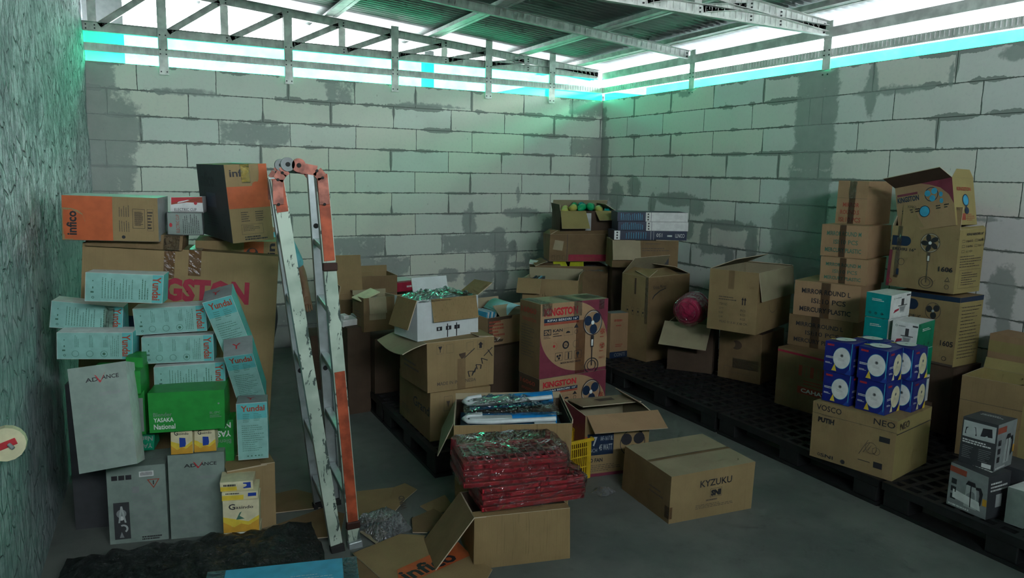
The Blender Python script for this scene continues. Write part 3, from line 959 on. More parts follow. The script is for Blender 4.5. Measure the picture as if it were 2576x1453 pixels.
BOXES = {
 'vosco': (-1.3812, -4.5253, 0.14, -1.3898, 0.0, 0.0, 0.4422, 0.4127, 0.3117),
 'cahaya': (-0.8103, -3.7549, 0.14, -1.4661, 0.0, 0.0, 0.42, 0.4, 0.39),
 'mirL1': (-0.6467, -3.6708, 0.53, -1.266, 0.0, 0.0, 0.42, 0.42, 0.2065),
 'mirL2': (-0.6335, -3.679, 0.7365, -1.2269, 0.0, 0.0, 0.42, 0.42, 0.2336),
 'mirM1': (-0.6052, -3.7577, 0.9702, -1.279, 0.0, 0.0, 0.3, 0.3163, 0.1699),
 'mirM2': (-0.5381, -3.7173, 1.14, -1.3013, 0.0, 0.0, 0.3, 0.3966, 0.2081),
 'mirS': (-0.4284, -3.6715, 1.3481, -1.3858, 0.0, 0.0, 0.2015, 0.3502, 0.2856),
 'fan1605': (-0.4586, -4.2668, 0.5503, -1.5361, 0.0, 0.0, 0.3923, 0.2599, 0.416),
 'fan1606': (-0.477, -4.2284, 0.9877, -1.509, 0.0, 0.0, 0.412, 0.2967, 0.3804),
 'fanopen': (-0.5245, -4.2526, 1.3569, -1.5967, 0.0, -0.197, 0.36, 0.2, 0.2744),
 'teal1': (-0.9557, -4.2709, 0.8576, -1.4203, 0.0, 0.0, 0.1395, 0.2473, 0.1401),
 'teal_front': (-0.9499, -4.4363, 0.7044, -1.3712, 0.0, 0.0, 0.1372, 0.26, 0.1569),
 'lampB': (-1.3533, -4.5122, 0.5847, -1.5602, 0.0, 0.0, 0.1516, 0.2175, 0.1736),
 'lampA': (-1.6437, -4.482, 0.6452, -1.5795, 0.0, 0.0, 0.1387, 0.1153, 0.1677),
 'lampC': (-1.0856, -4.5064, 0.583, -1.7662, 0.0, 0.0, 0.1511, 0.1352, 0.1725),
 'lampB2': (-1.3465, -4.5148, 0.4141, -1.5199, 0.0, 0.0, 0.1574, 0.2052, 0.16),
 'lampA2': (-1.653, -4.4873, 0.4969, -1.3413, 0.0, 0.0, 0.1348, 0.1506, 0.1486),
 'kettle_low': (-1.4752, -5.1589, 0.14, -1.6332, 0.0, 0.0, 0.1854, 0.158, 0.2032),
 'kettle_top': (-1.4087, -5.1378, 0.3432, -1.4703, 0.0, 0.0, 0.1275, 0.18, 0.22),
 'whitebox': (-1.416, -5.3325, 0.14, -1.5359, 0.0, 0.0, 0.0632, 0.17, 0.1673),
 'cartonR': (-0.6784, -4.8057, 0.14, -1.3963, 0.0, 0.0, 0.3, 0.3, 0.4514),
 'under_open': (-0.6469, -2.9766, 0.14, -1.2341, 0.0, 0.0, 0.3335, 0.6629, 0.3759),
 'bigopen': (-0.8093, -3.1017, 0.5803, -1.1982, 0.0, 0.0, 0.3567, 0.8102, 0.4261),
 'krisna': (-0.8705, -2.0945, 0.14, 0.1135, 0.0, 0.0, 0.7562, 0.3931, 0.6934),
 'smallorange': (-1.2251, -2.018, 0.14, 0.0, 0.0, 0.0, 0.2, 0.15, 0.3769),
 'darkflap': (-0.8944, -2.6057, 0.14, -0.9269, 0.0, 0.0, 0.3469, 0.3, 0.3919),
 'under_blue': (-0.774, -1.7549, 0.8553, -0.4363, 0.0, 0.0, 0.5773, 0.3, 0.2348),
 'blueflat': (-0.7266, -1.7596, 1.0954, -0.4363, 0.0, 0.0, 0.6379, 0.28, 0.0964),
 'bottlebox': (-0.9588, -1.1069, 1.1152, -0.3491, 0.0, 0.0, 0.5324, 0.35, 0.2016),
 'hermbox': (-1.0189, -1.1051, 0.8497, -0.384, 0.0, 0.0, 0.591, 0.35, 0.2459),
 'yellowbox': (-1.1224, -1.1119, 0.457, -0.384, 0.0, 0.0, 0.6721, 0.38, 0.35),
 'frontopen': (-1.7434, -1.8491, 0.6183, -0.6983, 0.0, 0.0, 0.4455, 0.3539, 0.197),
 'grand': (-3.2121, -2.9445, 0.14, -0.0458, 0.0, 0.0, 0.369, 0.6634, 0.2837),
 'made': (-3.2218, -3.0358, 0.4237, 0.0231, 0.0, 0.0, 0.4156, 0.4063, 0.2842),
 'white': (-3.2789, -3.029, 0.7079, 0.159, 0.0, 0.0, 0.4097, 0.2595, 0.2422),
 'kingA': (-2.5721, -3.2988, 0.476, 0.0645, 0.0, 0.0, 0.4911, 0.2131, 0.4343),
 'blackbox': (-3.2824, -2.017, 0.14, 0.0, 0.0, 0.0, 0.25, 0.3, 0.3767),
 'smallopen': (-3.3585, -2.096, 0.5676, 0.0898, 0.0, 0.0, 0.211, 0.1661, 0.2276),
 'redbox': (-2.803, -0.9932, 0.6799, 0.3177, 0.0, 0.0, 0.3, 0.25, 0.0495),
 'backbox': (-2.989, -0.9984, 0.4324, -0.0592, 0.0, 0.0, 0.234, 0.3, 0.35),
 'talltop': (-3.3686, -1.5079, 0.2029, -0.0873, 0.0, 0.0, 0.1856, 0.3, 0.5),
 'newsbox': (-2.727, -2.6986, 0.5598, 0.1745, 0.0, 0.0, 0.33, 0.3, 0.1787),
 'kyzuku': (-2.4029, -4.2266, 0.0, -0.116, 0.0, 0.0, 0.4939, 0.4308, 0.2442),
 'fan17': (-2.5038, -3.6552, 0.0, -0.1844, 0.0, 0.0, 0.393, 0.3166, 0.3511),
 'front_low': (-3.4445, -4.2901, 0.0, -0.2345, 0.0, 0.0, 0.4234, 0.27, 0.2334),
 'blueopen': (-3.2836, -3.9497, 0.0, -0.4452, 0.0, 0.0, 0.5267, 0.3904, 0.5143),
 'brownlow': (-4.4357, -3.4913, 0.0, 0.0, 0.0, 0.0, 0.2, 0.3, 0.3182),
 'kingL': (-4.685, -2.843, -0.0177, -0.2094, 0.0, 0.0849, 0.894, 0.3, 1.26),
 'infL': (-4.894, -2.8975, 1.2899, -0.2269, 0.0, 0.0303, 0.4071, 0.26, 0.2096),
 'infT': (-4.355, -2.9694, 1.2948, 0.1102, 0.0076, -0.07, 0.1955, 0.5652, 0.3647),
 'advC': (-4.6299, -3.4589, 0.0, -0.2443, 0.0, 0.0, 0.235, 0.2, 0.39),
 'advB': (-4.8671, -3.3949, 0.0, -0.2443, 0.0, 0.0, 0.235, 0.2, 0.3491),
 'advA': (-4.9737, -3.6993, 0.4395, -0.1745, -0.279, -0.0915, 0.2052, 0.2, 0.406),
 'yun1': (-4.8821, -3.4553, 1.0752, -0.2618, 0.0, 0.0582, 0.295, 0.11, 0.118),
 'yun2': (-5.0315, -3.2232, 0.9269, -0.2618, 0.0, 0.0964, 0.295, 0.11, 0.118),
 'yun3': (-5.0017, -3.3215, 0.8142, -0.2618, 0.0, 0.0466, 0.295, 0.11, 0.118),
 'yun4': (-4.7007, -3.3512, 0.9081, -0.2618, 0.0, -0.0395, 0.295, 0.11, 0.118),
 'yun5': (-4.68, -3.3695, 0.7763, -0.2618, 0.0, -0.0033, 0.295, 0.11, 0.118),
 'yun6': (-4.6381, -3.3975, 0.6509, -0.2618, 0.0, -0.0215, 0.295, 0.11, 0.118),
 'yun7': (-4.4275, -3.4194, 0.8074, -0.2094, 0.2538, -0.2771, 0.123, 0.12, 0.3),
 'yun8': (-4.3839, -3.4302, 0.5989, -0.2094, 0.5085, -0.1601, 0.123, 0.12, 0.3),
 'yun9': (-4.4098, -3.5782, 0.3537, -0.2094, 0.0, 0.0, 0.127, 0.12, 0.26),
 'green1': (-4.6592, -3.4979, 0.5111, -0.2443, 0.0, 0.0, 0.3029, 0.2, 0.174),
 'green2': (-4.5076, -3.4588, 0.3129, -0.2443, 0.0, 0.0, 0.0705, 0.12, 0.1785),
 'green3': (-4.8299, -3.4189, 0.4012, -0.2443, 0.0, 0.0, 0.0668, 0.12, 0.0726),
 'green4': (-4.8582, -3.42, 0.4843, -0.2443, 0.0, 0.0, 0.0652, 0.12, 0.3444),
 'gaxa': (-4.6965, -3.5126, 0.3991, -0.2443, 0.0, 0.0, 0.0905, 0.1, 0.1174),
 'gaxb': (-4.6015, -3.5157, 0.395, -0.2443, 0.0, 0.0, 0.0903, 0.1, 0.1091),
 'gaxc': (-4.4917, -3.7177, 0.0769, -0.2443, 0.0, 0.0, 0.1464, 0.12, 0.1816),
 'elec1': (-4.5899, -2.9194, 1.3063, -0.1396, 0.0, 0.0, 0.1641, 0.12, 0.1121),
 'elec2': (-4.5667, -2.8587, 1.4128, -0.2443, 0.0, 0.0, 0.1519, 0.12, 0.0791),
 'stripbox': (-4.3316, -2.835, 1.1859, -0.2094, 0.0, 0.0328, 0.4013, 0.26, 0.085),
 'bluebottom': (-4.5256, -4.715, 0.1255, -0.2443, 0.0, 0.0, 0.4799, 0.3, 0.2),
}

# ------------------------------------------------------------------ cartons
def like(t, dx=0, dy=0, dz=0, yaw=None, w=None, d=None, h=None, pit=None, rol=None):
    t = list(t); t[0] += dx; t[1] += dy; t[2] += dz
    if yaw is not None: t[3] = R(yaw)
    if pit is not None: t[4] = R(pit)
    if rol is not None: t[5] = R(rol)
    if w: t[6] = w
    if d: t[7] = d
    if h: t[8] = h
    return tuple(t)


def BX(x, y, z, yaw, w, d, h, pit=0, rol=0):
    return (x, y, z, R(yaw), R(pit), R(rol), w, d, h)


ALLC = {'*': K1}
SEAM = [('T', 0.0, 0.497, 1.0, 0.503)]


def seam(b, m=INKB):
    b.rect('T', 0.0, 0.497, 1.0, 0.503, m)


# ===== left pile
def pr(b):
    b.text('F', .185, .795, .85, .888, 'KINGSTON', CRIM, bold=.05)
    b.rect('F', .775, .745, .785, .765, NAVY); b.rect('F', .80, .745, .81, .765, NAVY)
    b.rect('F', .21, .66, .60, .73, NAVY)


closed('large_carton', 'kingL', {'*': K1, 'T': K2}, 'large brown carton with crimson capitals, standing behind the teal appliance boxes', 'box', None, pr,
       [(TAPE, [('F', .40, .885, .455, 1.0), ('T', .40, 0, .455, .9)]), (TAPE, [('F', .525, .90, .59, 1.0), ('T', .525, 0, .59, .9)])])


def pr(b):
    b.rect('F', 0, 0, .52, 1, ORA)
    b.poly('F', [(0, 0), (.235, 0), (.235, .45), (.21, .60), (.16, .68), (.09, .72), (0, .73)], K1)
    b.text('F', .045, .12, .15, .66, 'infico', INK, 90, .03)
    b.lines('F', .58, .56, .70, .82, 5, INKB, 1, .35, 90); b.lines('F', .58, .22, .70, .48, 5, INKB, 2, .35, 90)
    b.frame('F', .73, .30, .86, .74, .0015, INK); b.lines('F', .75, .36, .84, .68, 14, INK, 3, .55, 0, 1)
    b.frame('F', .885, .25, .95, .74, .001, INK); b.lines('F', .89, .28, .945, .7, 6, INK, 5, .5)
    b.disc('F', .63, .1, .008, INK); b.rect('F', 0, 0, 1, .012, INKB)


closed('appliance_carton', 'infL', {'*': K1, 'T': WHT, 'R': STEEL}, 'kraft and orange carton lying sideways with a white top, leftmost on the large brown carton', 'box', None, pr)


def pr(b):
    b.text('L', .10, .70, .62, .90, 'infico', INK, bold=.03); b.rect('L', .30, .43, .62, .62, NAVY)
    b.lines('L', .2, .16, .62, .36, 6, INK, 3, .3); b.disc('L', .80, .12, .028, INK, .7, r0=.022); b.frame('L', .72, .35, .90, .66, .001, INK)
    b.rect('F', 0, .44, 1, .72, ORA); b.rect('F', .80, .44, 1, 1, ORA)
    b.disc('F', .70, .72, .020, ORA, 1.0); b.poly('F', [(.80, .72), (.80, .90), (.775, .80), (.70, .735), (.60, .72)], ORA)
    b.text('F', .10, .845, .40, .94, 'inf', INK, bold=.02); b.rect('F', .37, .77, .57, 1, YEL)
    b.lines('F', .26, .26, .46, .40, 5, INK, 1, .35); b.lines('F', .60, .26, .80, .40, 5, INK, 2, .35)
    b.frame('F', .24, .10, .76, .23, .001, INK); b.lines('F', .28, .14, .70, .22, 4, INK, 4, .3)
    b.text('F', .30, .02, .85, .075, 'ASCENDO', INK, bold=.02) if False else b.lines('F', .3, .02, .85, .08, 2, INK, 9, .6)


closed('appliance_carton', 'infT', {'*': K1, 'L': CHAR}, 'tall leaning carton, charcoal on one side, orange banded on the other, beside the ladder top', 'box', None, pr,
       [(CTAPE, [('F', .36, .76, .58, 1.0), ('T', .36, 0, .58, .5)])], offs={})


def pr(b):
    b.rect('F', .58, 0, .82, 1, ORA); b.disc('F', .68, .25, .03, CHAR, 1.0)
    b.text('F', .87, .15, .96, .9, 'in', INK, 90, .03)


closed('flat_carton', 'stripbox', {'*': K1}, 'low kraft carton with an orange patch, squeezed under the tall leaning carton', 'box', None, pr)
closed('flat_carton', None, {'*': K2}, 'low dark taped carton under the carton lying on its side', 'box', None, None,
       [(CTAPE, [('F', .80, 0, .97, 1), ('T', .8, 0, .97, 1)])], t=BX(-4.80, -2.86, 1.25, -12, .42, .26, .072, 0, 4))


def pr(b):
    b.poly('F', [(.02, .98), (1, .98), (1, .62), (.5, .66), (.02, .52)], INKR); b.poly('F', [(.02, .98), (.9, .98), (.5, .80), (.02, .62)], RED)
    b.text('F', .12, .12, .8, .30, 'ELECTRIC CUP', INK, bold=.0); b.disc('F', .78, .60, .008, RED)


closed('electric_cup_box', 'elec2', {'*': WHT, 'L': CHAR}, 'white box with a red slanted band, the upper of two between the orange banded cartons', 'box', None, pr)


def pr(b):
    b.disc('F', .10, .45, .010, RED, .7); b.text('F', .25, .12, .34, .9, 'ELECTRIC CUP', INKR, 90); b.lines('F', .42, .08, .90, .92, 9, INK, 3, .3, 90)
    b.frame('F', 0, 0, 1, 1, .003, CHAR)


closed('electric_cup_box', 'elec1', {'*': GRY, 'L': CHAR, 'T': WHT}, 'pale grey box with sideways text, the lower of two between the orange banded cartons', 'box', None, pr)


def yun_h(b, circ):
    b.rect('F', .86, 0, 1, 1, TEALD)
    b.text('F', .86, .10, .97, .92, 'Yundai', INKR, -90, .03)
    if circ:
        b.lines('F', .70, .1, .82, .9, 5, INKG, 3, .25, 90, .7)
        for k, u in enumerate((.24, .43, .62)):
            b.disc('F', u, .2, .014, INKG, r0=.0125); b.lines('F', u - .01, .45, u + .05, .92, 3, INKG, 5 + k, .3, 90)
        b.disc('F', .62, .2, .006, INKG)
    else:
        b.lines('F', .68, .12, .82, .88, 4, INKG, 4, .35, 90, .8); b.lines('F', .20, .12, .62, .88, 11, INKG, 6, .22, 90)
    b.disc('F', .10, .14, .005, INKG, r0=.003); b.rect('F', .09, .45, .105, .52, INKG); b.rect('F', .09, .7, .103, .74, INKG); b.rect('F', .07, .3, .11, .36, INKG)
    b.frame('F', 0, 0, 1, 1, .0012, WHT)


YG = 'teal mixer boxes in the left pile'
TM = {'*': TEAL, 'T': WHT, 'R': TEALD, 'L': GRY}
for key, cc, lb in (('yun1', 0, 'teal box lying sideways, topmost of the teal boxes, directly under the tall cardboard edge'),
                    ('yun2', 0, 'crumpled teal box at the far left of the pile, shiny with tape at one end'),
                    ('yun3', 1, 'teal box with three small circles, under the crumpled one at the far left'),
                    ('yun4', 1, 'teal box with three small circles, highest of the middle column'),
                    ('yun5', 1, 'teal box with three small circles, second down the middle column'),
                    ('yun6', 0, 'teal box covered in fine text, resting on the wide green blender box')):
    closed('mixer_box', key, TM, lb, 'box', YG, lambda b, c_=cc: yun_h(b, c_), warp=.004 if key != 'yun2' else .012, tape=[(CTAPE, [('F', .74, 0, .88, 1)])] if key == 'yun2' else None)


def yun_v(b):
    b.rect('F', 0, .72, 1, 1, TEALD)
    b.text('F', .14, .85, .92, .955, 'Yundai', INKR, 0, .03)
    b.lines('F', .2, .66, .42, .82, 5, INKG, 2, .3); b.lines('F', .55, .68, .82, .82, 5, INKG, 7, .3)
    b.lines('F', .15, .14, .88, .62, 13, INKG, 3, .22); b.disc('F', .78, .06, .004, INKG, r0=.0025)
    for u in (.3, .42, .55, .66): b.rect('F', u, .05, u + .05, .07, INKG)
    b.text('T', .3, .3, .6, .6, 'Y', RED)
    b.frame('F', 0, 0, 1, 1, .0012, WHT)


for key, lb in (('yun7', 'upright teal box leaning across the crimson capitals, highest of the three upright ones'),
                ('yun8', 'upright teal box leaning to the left, middle one of the three upright ones'),
                ('yun9', 'upright teal box standing straight on the plain brown carton')):
    closed('mixer_box', key, {'*': TEAL, 'T': GREY, 'R': TEALD, 'L': TEALD}, lb, 'box', YG, yun_v)


def pr(b):
    b.lines('F', .08, .50, .5, .62, 2, GRN, 3, .4); b.text('F', .06, .40, .30, .50, 'Blender', GRY); b.text('F', .06, .26, .32, .37, 'YASAKA', WHT, bold=.02)
    b.text('F', .06, .08, .34, .21, 'National', WHT, bold=.02); b.text('F', .80, .40, .94, .46, 'BL-EPC', GRY); b.lines('F', .80, .30, .97, .38, 2, GRY, 3, .4); b.disc('F', .92, .66, .004, GRY)


closed('blender_box', 'green1', {'*': GRN, 'L': WHT}, 'wide bright green blender box below the middle teal boxes', 'box', 'green blender boxes', pr)


def pr(b):
    b.text('F', -.3, .84, .92, .95, 'National', WHT, 180, .02); b.text('F', .0, .68, .92, .80, 'YASAKA', WHT, 180, .02); b.text('F', .3, .55, .92, .63, 'Blender', GRY, 180)


closed('blender_box', None, {'*': GRN}, 'upside-down green blender box behind the small yellow boxes', 'box', 'green blender boxes', lambda b: (b.text('F', .05, .82, .92, .95, 'National', WHT, 180, .02), b.text('F', .05, .62, .92, .76, 'YASAKA', WHT, 180, .02), b.text('F', .3, .46, .92, .56, 'Blender', GRY, 180)),
       t=like(BOXES['green2'], dx=-.035, w=.14, h=.20))
closed('blender_box', None, {'*': CHOG}, 'dark green blender box half hidden behind the tilted grey box', 'box', 'green blender boxes', lambda b: (b.text('F', .2, .6, .95, .9, 'National', GRY, 180, .02), b.text('F', .1, .15, .95, .45, 'YASAKA', GRY, 180, .02)),
       t=like(BOXES['green3'], dx=-.03, dy=.03, w=.13))


def pr(b):
    b.rect('F', .05, .04, .9, .48, GRY); b.disc('F', .55, .80, .006, GRY); b.lines('F', .2, .6, .6, .70, 2, GRY, 4, .4)


closed('blender_box', 'green4', {'*': GRN}, 'tall narrow green box edge beside the tilted grey box', 'box', 'green blender boxes', pr)
closed('blender_box', None, {'*': GRN}, 'green box showing only its top, above the tilted grey box', 'box', 'green blender boxes', None, t=BX(-4.93, -3.44, .845 - .16, -15, .20, .16, .10))


def adv(b):
    b.text('F', .28, .845, .50, .885, 'AD', INK, bold=.02); b.text('F', .56, .855, .86, .895, 'ANCE', INK, bold=.02)
    b.poly('F', [(.44, .91), (.47, .90), (.53, .85), (.545, .85), (.64, .93), (.54, .83), (.52, .83)], RED)
    b.text('F', .50, .70, .86, .735, 'DISPENSER', GREY, bold=.03)
    b.lines('F', .14, .46, .82, .63, 6, GREY, 4, .22); b.lines('F', .14, .26, .5, .42, 5, GREY, 6, .25); b.lines('F', .2, .06, .62, .2, 6, GREY, 8, .25)


AG = 'pale grey dispenser boxes'
closed('dispenser_box', 'advC', {'*': GRY}, 'upright pale grey box with a red tick logo, carrying the two small yellow boxes', 'box', AG, adv)
closed('dispenser_box', 'advA', {'*': GRY, 'R': WHT}, 'tilted pale grey box with a red tick logo, leaning out at far left', 'box', AG, adv)


def pr(b):
    for k in range(3): b.rect('F', .08 + .12 * k, .84, .18 + .12 * k, .90, INK)
    b.rect('F', .55, .86, .80, .93, WHT); b.lines('F', .57, .875, .78, .92, 10, INK, 3, .5, 90, 1); b.rect('F', .42, .66, .54, .74, GREY)
    b.poly('F', [(.68, .82), (.90, .82), (.79, .70)], INKR); b.poly('F', [(.71, .81), (.87, .81), (.79, .72)], GRY); b.rect('F', .78, .75, .80, .80, INK)
    b.lines('F', .42, .10, .95, .64, 16, GREY, 5, .25)
    b.rect('F', .09, .06, .36, .55, CHAR)
    b.disc('F', .22, .40, .020, GREY); b.disc('F', .22, .34, .010, WHT); b.poly('F', [(.16, .28), (.21, .50), (.24, .50), (.30, .28), (.27, .28), (.225, .44), (.19, .28)], STEEL)
    b.disc('F', .24, .20, .020, STEEL, r0=.012, a0=-60, a1=120); b.poly('F', [(.17, .08), (.21, .16), (.25, .08)], GREY)
    b.lines('F', .55, .02, .9, .08, 2, INK, 5, .6)


closed('dispenser_box', 'advB', {'*': GRY}, 'upright pale grey box with a black picture panel and a warning triangle', 'box', AG, pr)


def gax(b, big=False):
    b.poly('F', [(0, 0), (1, 0), (1, .42), (.75, .22), (.5, .3), (.25, .18), (0, .4)], AMB); b.poly('F', [(0, .34), (.3, .16), (.5, .27), (.7, .2), (1, .38), (1, .5), (.7, .32), (.4, .4), (0, .5)], YEL)
    b.text('F', .16, .72, .34, .90, 'G', INK, bold=.02); b.text('F', .35, .74, .84, .84, 'asindo', INK, bold=.01)
    if big: b.poly('F', [(.36, .40), (.46, .62), (.52, .66), (.46, .52), (.60, .42)], INKG)
    else: b.poly('F', [(.40, .26), (.66, .28), (.70, .40), (.68, .62), (.40, .64)], BLUE)


GG = 'small yellow and cream regulator boxes'
closed('regulator_box', 'gaxa', {'*': CRM}, 'small yellow and cream box, left one of the pair on the grey box', 'box', GG, gax)
closed('regulator_box', 'gaxb', {'*': CRM}, 'small yellow and cream box, right one of the pair, beside the upside-down green box', 'box', GG, gax)
g = BOXES['gaxc']


def pr(b):
    gax(b, True)


closed('regulator_box', None, {'*': CRM}, 'lowest yellow box at the foot of the plain brown carton, white band above it', 'box', GG, lambda b: (b.rect('F', 0, .55, 1, 1, WHT), b.disc('F', .75, .25, .03, AMB), b.disc('F', .2, .2, .02, AMB), b.lines('F', .3, .44, .9, .5, 1, INK, 3, .6)), t=like(g, dz=-.075, h=.085))
closed('regulator_box', None, {'*': CRM}, 'larger yellow box with a dark green leaf, leaning on the plain brown carton', 'box', GG, pr, t=like(g, dz=.012, h=.14))
closed('regulator_box', None, {'*': CRM}, 'small yellow box with a blue mark, second from the top of the low yellow stack', 'box', GG, lambda b: (b.rect('F', 0, 0, .6, .6, YEL), b.poly('F', [(.72, .35), (.95, .35), (.95, .8), (.72, .8)], BLUE), b.lines('F', .1, .7, .6, .9, 1, INK, 3, .7)), t=like(g, dz=.153, dy=.012, h=.035))
closed('regulator_box', None, {'*': CRM}, 'small yellow box, topmost of the low yellow stack', 'box', GG, lambda b: (b.rect('F', 0, 0, .5, .5, YEL), b.poly('F', [(.70, .2), (.93, .2), (.93, .85), (.70, .85)], BLUE), b.lines('F', .1, .5, .6, .8, 1, INK, 3, .7)), t=like(g, dz=.189, dy=.03, dx=-.008, h=.038, w=.135))

opened('brown_carton', 'brownlow', {'*': K1}, KG, 'plain brown carton at the right foot of the left pile', 'box', None, None,
       [dict(side='R', L=.06, ang=-88), dict(side='L', L=.17, ang=-89), dict(side='F', L=.14, ang=-89), dict(side='B', L=.14, ang=-89)])

# ===== right-hand pallets: mirror cartons
def mir(l1, l2, l3, ink):
    def f(b):
        b.text('F', .12, .66, .86, .80, l1, ink, bold=.02); b.text('F', .28, .40, .80, .54, l2, ink, bold=.01); b.text('F', .10, .14, .88, .28, l3, ink, bold=.02)
    return f


MG = 'brown mirror cartons stacked in a tower'
def tapev(u0, u1, m=TAPE): return [(m, [('F', u0, 0, u1, 1)])]


def pr(b):
    for k in range(5):
        b.rect('F', .40 + .10 * k, .60, .46 + .10 * k, .78, INKR) if k % 2 == 0 else b.frame('F', .40 + .10 * k, .60, .47 + .10 * k, .78, .002, INKR)
    b.rect('F', .40, .30, 1.0, .42, INKR); b.text('F', .46, .325, .98, .395, 'CAHAYA', WHT, bold=.03); b.lines('F', .5, .45, .9, .55, 2, INKR, 3, .4); b.rect('F', 0, .93, 1, .965, CRIM)


closed('old_carton', 'cahaya', {'*': K2}, 'worn brown carton with a red block of capitals at the bottom of the mirror tower', 'box', None, pr)
closed('mirror_carton', 'mirL1', {'*': K2}, 'wide carton lettered MIRROR ROUND L, lower of the two with an L', 'box', MG, mir('MIRROR ROUND L', 'ISI:10 PCS', 'MERCURY PLASTIC', INK), tapev(.36, .50))
closed('mirror_carton', 'mirL2', {'*': K4}, 'wide carton lettered MIRROR ROUND L, upper of the two with an L', 'box', MG, mir('MIRROR ROUND L', 'ISI:10 PCS', 'MERCURY PLASTIC', INK), tapev(.42, .56))
closed('mirror_carton', 'mirM1', {'*': K4}, 'carton with green lettering MIRROR ROUND M, lower of the two with an M', 'box', MG, mir('MIRROR ROUND M', 'ISI:10 PCS', 'MERCURY PLASTIC', INKG), tapev(.42, .56))
closed('mirror_carton', 'mirM2', {'*': K4}, 'carton with green lettering MIRROR ROUND M, upper of the two with an M', 'box', MG, mir('MIRROR ROUND M', 'ISI:10 PCS', 'MERCURY PLASTIC', INKG), tapev(.40, .54))


def pr(b):
    b.text('F', .22, .40, .76, .50, 'MIRROR', INKR, bold=.02); b.text('F', .15, .23, .78, .33, 'ROUND.S', INKR, bold=.02); b.text('F', .12, .05, .85, .16, 'ISI:10 PCS', INKR, bold=.02)
    b.rect('F', 0, .60, 1, .605, INKB)


closed('mirror_carton', 'mirS', {'*': K4}, 'small carton with rust red lettering MIRROR ROUND.S at the top of the tower', 'box', MG, pr, [(CTAPE, [('F', .40, .6, .62, 1), ('T', .4, 0, .62, 1)]), (TAPE, [('F', .42, 0, .62, .6)])])

# fan cartons by the right wall
closed('brown_carton', None, {'*': KD}, 'dark carton at the bottom behind the stacked lamp boxes, under the fan cartons', 'box', None, None, t=like(BOXES['fan1605'], dz=.14 - BOXES['fan1605'][2], h=BOXES['fan1605'][2] - .142, w=.43, d=.30))


def pr(b):
    b.rect('F', 0, .93, 1, 1, NAVY); b.rect('R', 0, .93, 1, 1, NAVY)
    b.rect('F', .14, .74, .30, .90, NAVY); b.disc('F', .30, .82, .033, NAVY)
    b.disc('F', .62, .76, .052, INKB, .9, r0=.048); b.blades('F', .62, .76, .05, INK, 3, .9); b.disc('F', .62, .76, .008, STEEL)
    b.text('F', .22, .62, .44, .67, 'ERDIRI 16"', INK, bold=.02); b.text('F', .78, .28, .97, .36, '1605', INK, bold=.02)
    b.disc('F', .86, .10, .014, INK, r0=.011); b.lines('R', .1, .1, .95, .88, 16, INKB, 5, .25); b.rect('F', 0, 0, 1, .03, INKB)


closed('fan_carton', 'fan1605', {'*': K1, 'R': KY}, 'stand fan carton marked 1605, under the one marked 1606 beside the right wall', 'box', 'stand fan cartons by the right wall', pr)


def pr(b):
    b.rect('F', .02, .68, .24, .84, NAVY); b.disc('F', .24, .76, .030, NAVY); b.text('F', .04, .60, .40, .65, 'ERDIRI 16"', INK, bold=.03)
    b.fan('F', .60, .92, .060, .13, INK, INKB, 5)
    b.text('F', .76, .33, .96, .41, '1606', INK, bold=.03)
    b.disc('F', .90, .10, .014, INKB, r0=.011); b.poly('F', [(.86, .18), (.94, .18), (.90, .26)], INKB); b.poly('F', [(.875, .19), (.925, .19), (.90, .24)], K1)
    b.rect('F', 0, .0, .05, .6, MAR); b.disc('F', .05, .09, .016, CRIM, r0=.012); b.disc('F', .20, .42, .022, INKB, r0=.019); b.rect('F', .14, .20, .18, .30, NAVY)
    b.text('R', .25, .90, .92, .94, 'KIPAS BERDIRI 16"', INK, bold=.02)
    for k, v in enumerate((.80, .72, .64)):
        b.frame('R', .10, v, .20, v + .04, .0015, INK); b.text('R', .26, v, .5, v + .035, ('1605', '1606', '1615 NEW')[k], INK)
        if k < 2: b.frame('R', .58, v, .68, v + .04, .0015, INK); b.text('R', .72, v, .95, v + .035, '16' + ('08', '11')[k], INK)
    b.lines('R', .08, .40, .95, .60, 5, INKB, 4, .3); b.frame('R', .10, .08, .92, .37, .0015, INKB); b.lines('R', .2, .12, .85, .34, 6, INKB, 4, .35)


opened('fan_carton', 'fan1606', {'*': K1, 'R': KY}, KG, 'stand fan carton marked 1606, flap standing up, middle of the stack by the right wall', 'box', 'stand fan cartons by the right wall', pr,
       [dict(side='F', L=.13, ang=-2, u0=.14, prints=lambda mb, P: (flap_text(mb, P, 0, .08, .86, .95, .97, 'KINGSTON  KINGSTON  KINGSTON', INKB),
             mb.add([P(.70 + .07 * math.cos(2 * PI * i / 20), .42 + .18 * math.sin(2 * PI * i / 20), 0, .0012) for i in range(20)], [tuple(range(20))], INK),
             mb.add([P(.70 + .056 * math.cos(2 * PI * i / 20), .42 + .145 * math.sin(2 * PI * i / 20), 0, .0016) for i in range(20)], [tuple(range(20))], K1), flap_text(mb, P, 0, .655, .34, .745, .50, 'SNI', INK))),
        dict(side='R', L=.02, ang=-60), dict(side='L', L=.06, ang=-20)],
       tape=[(CTAPE, [('F', .10, .15, .17, 1)])])


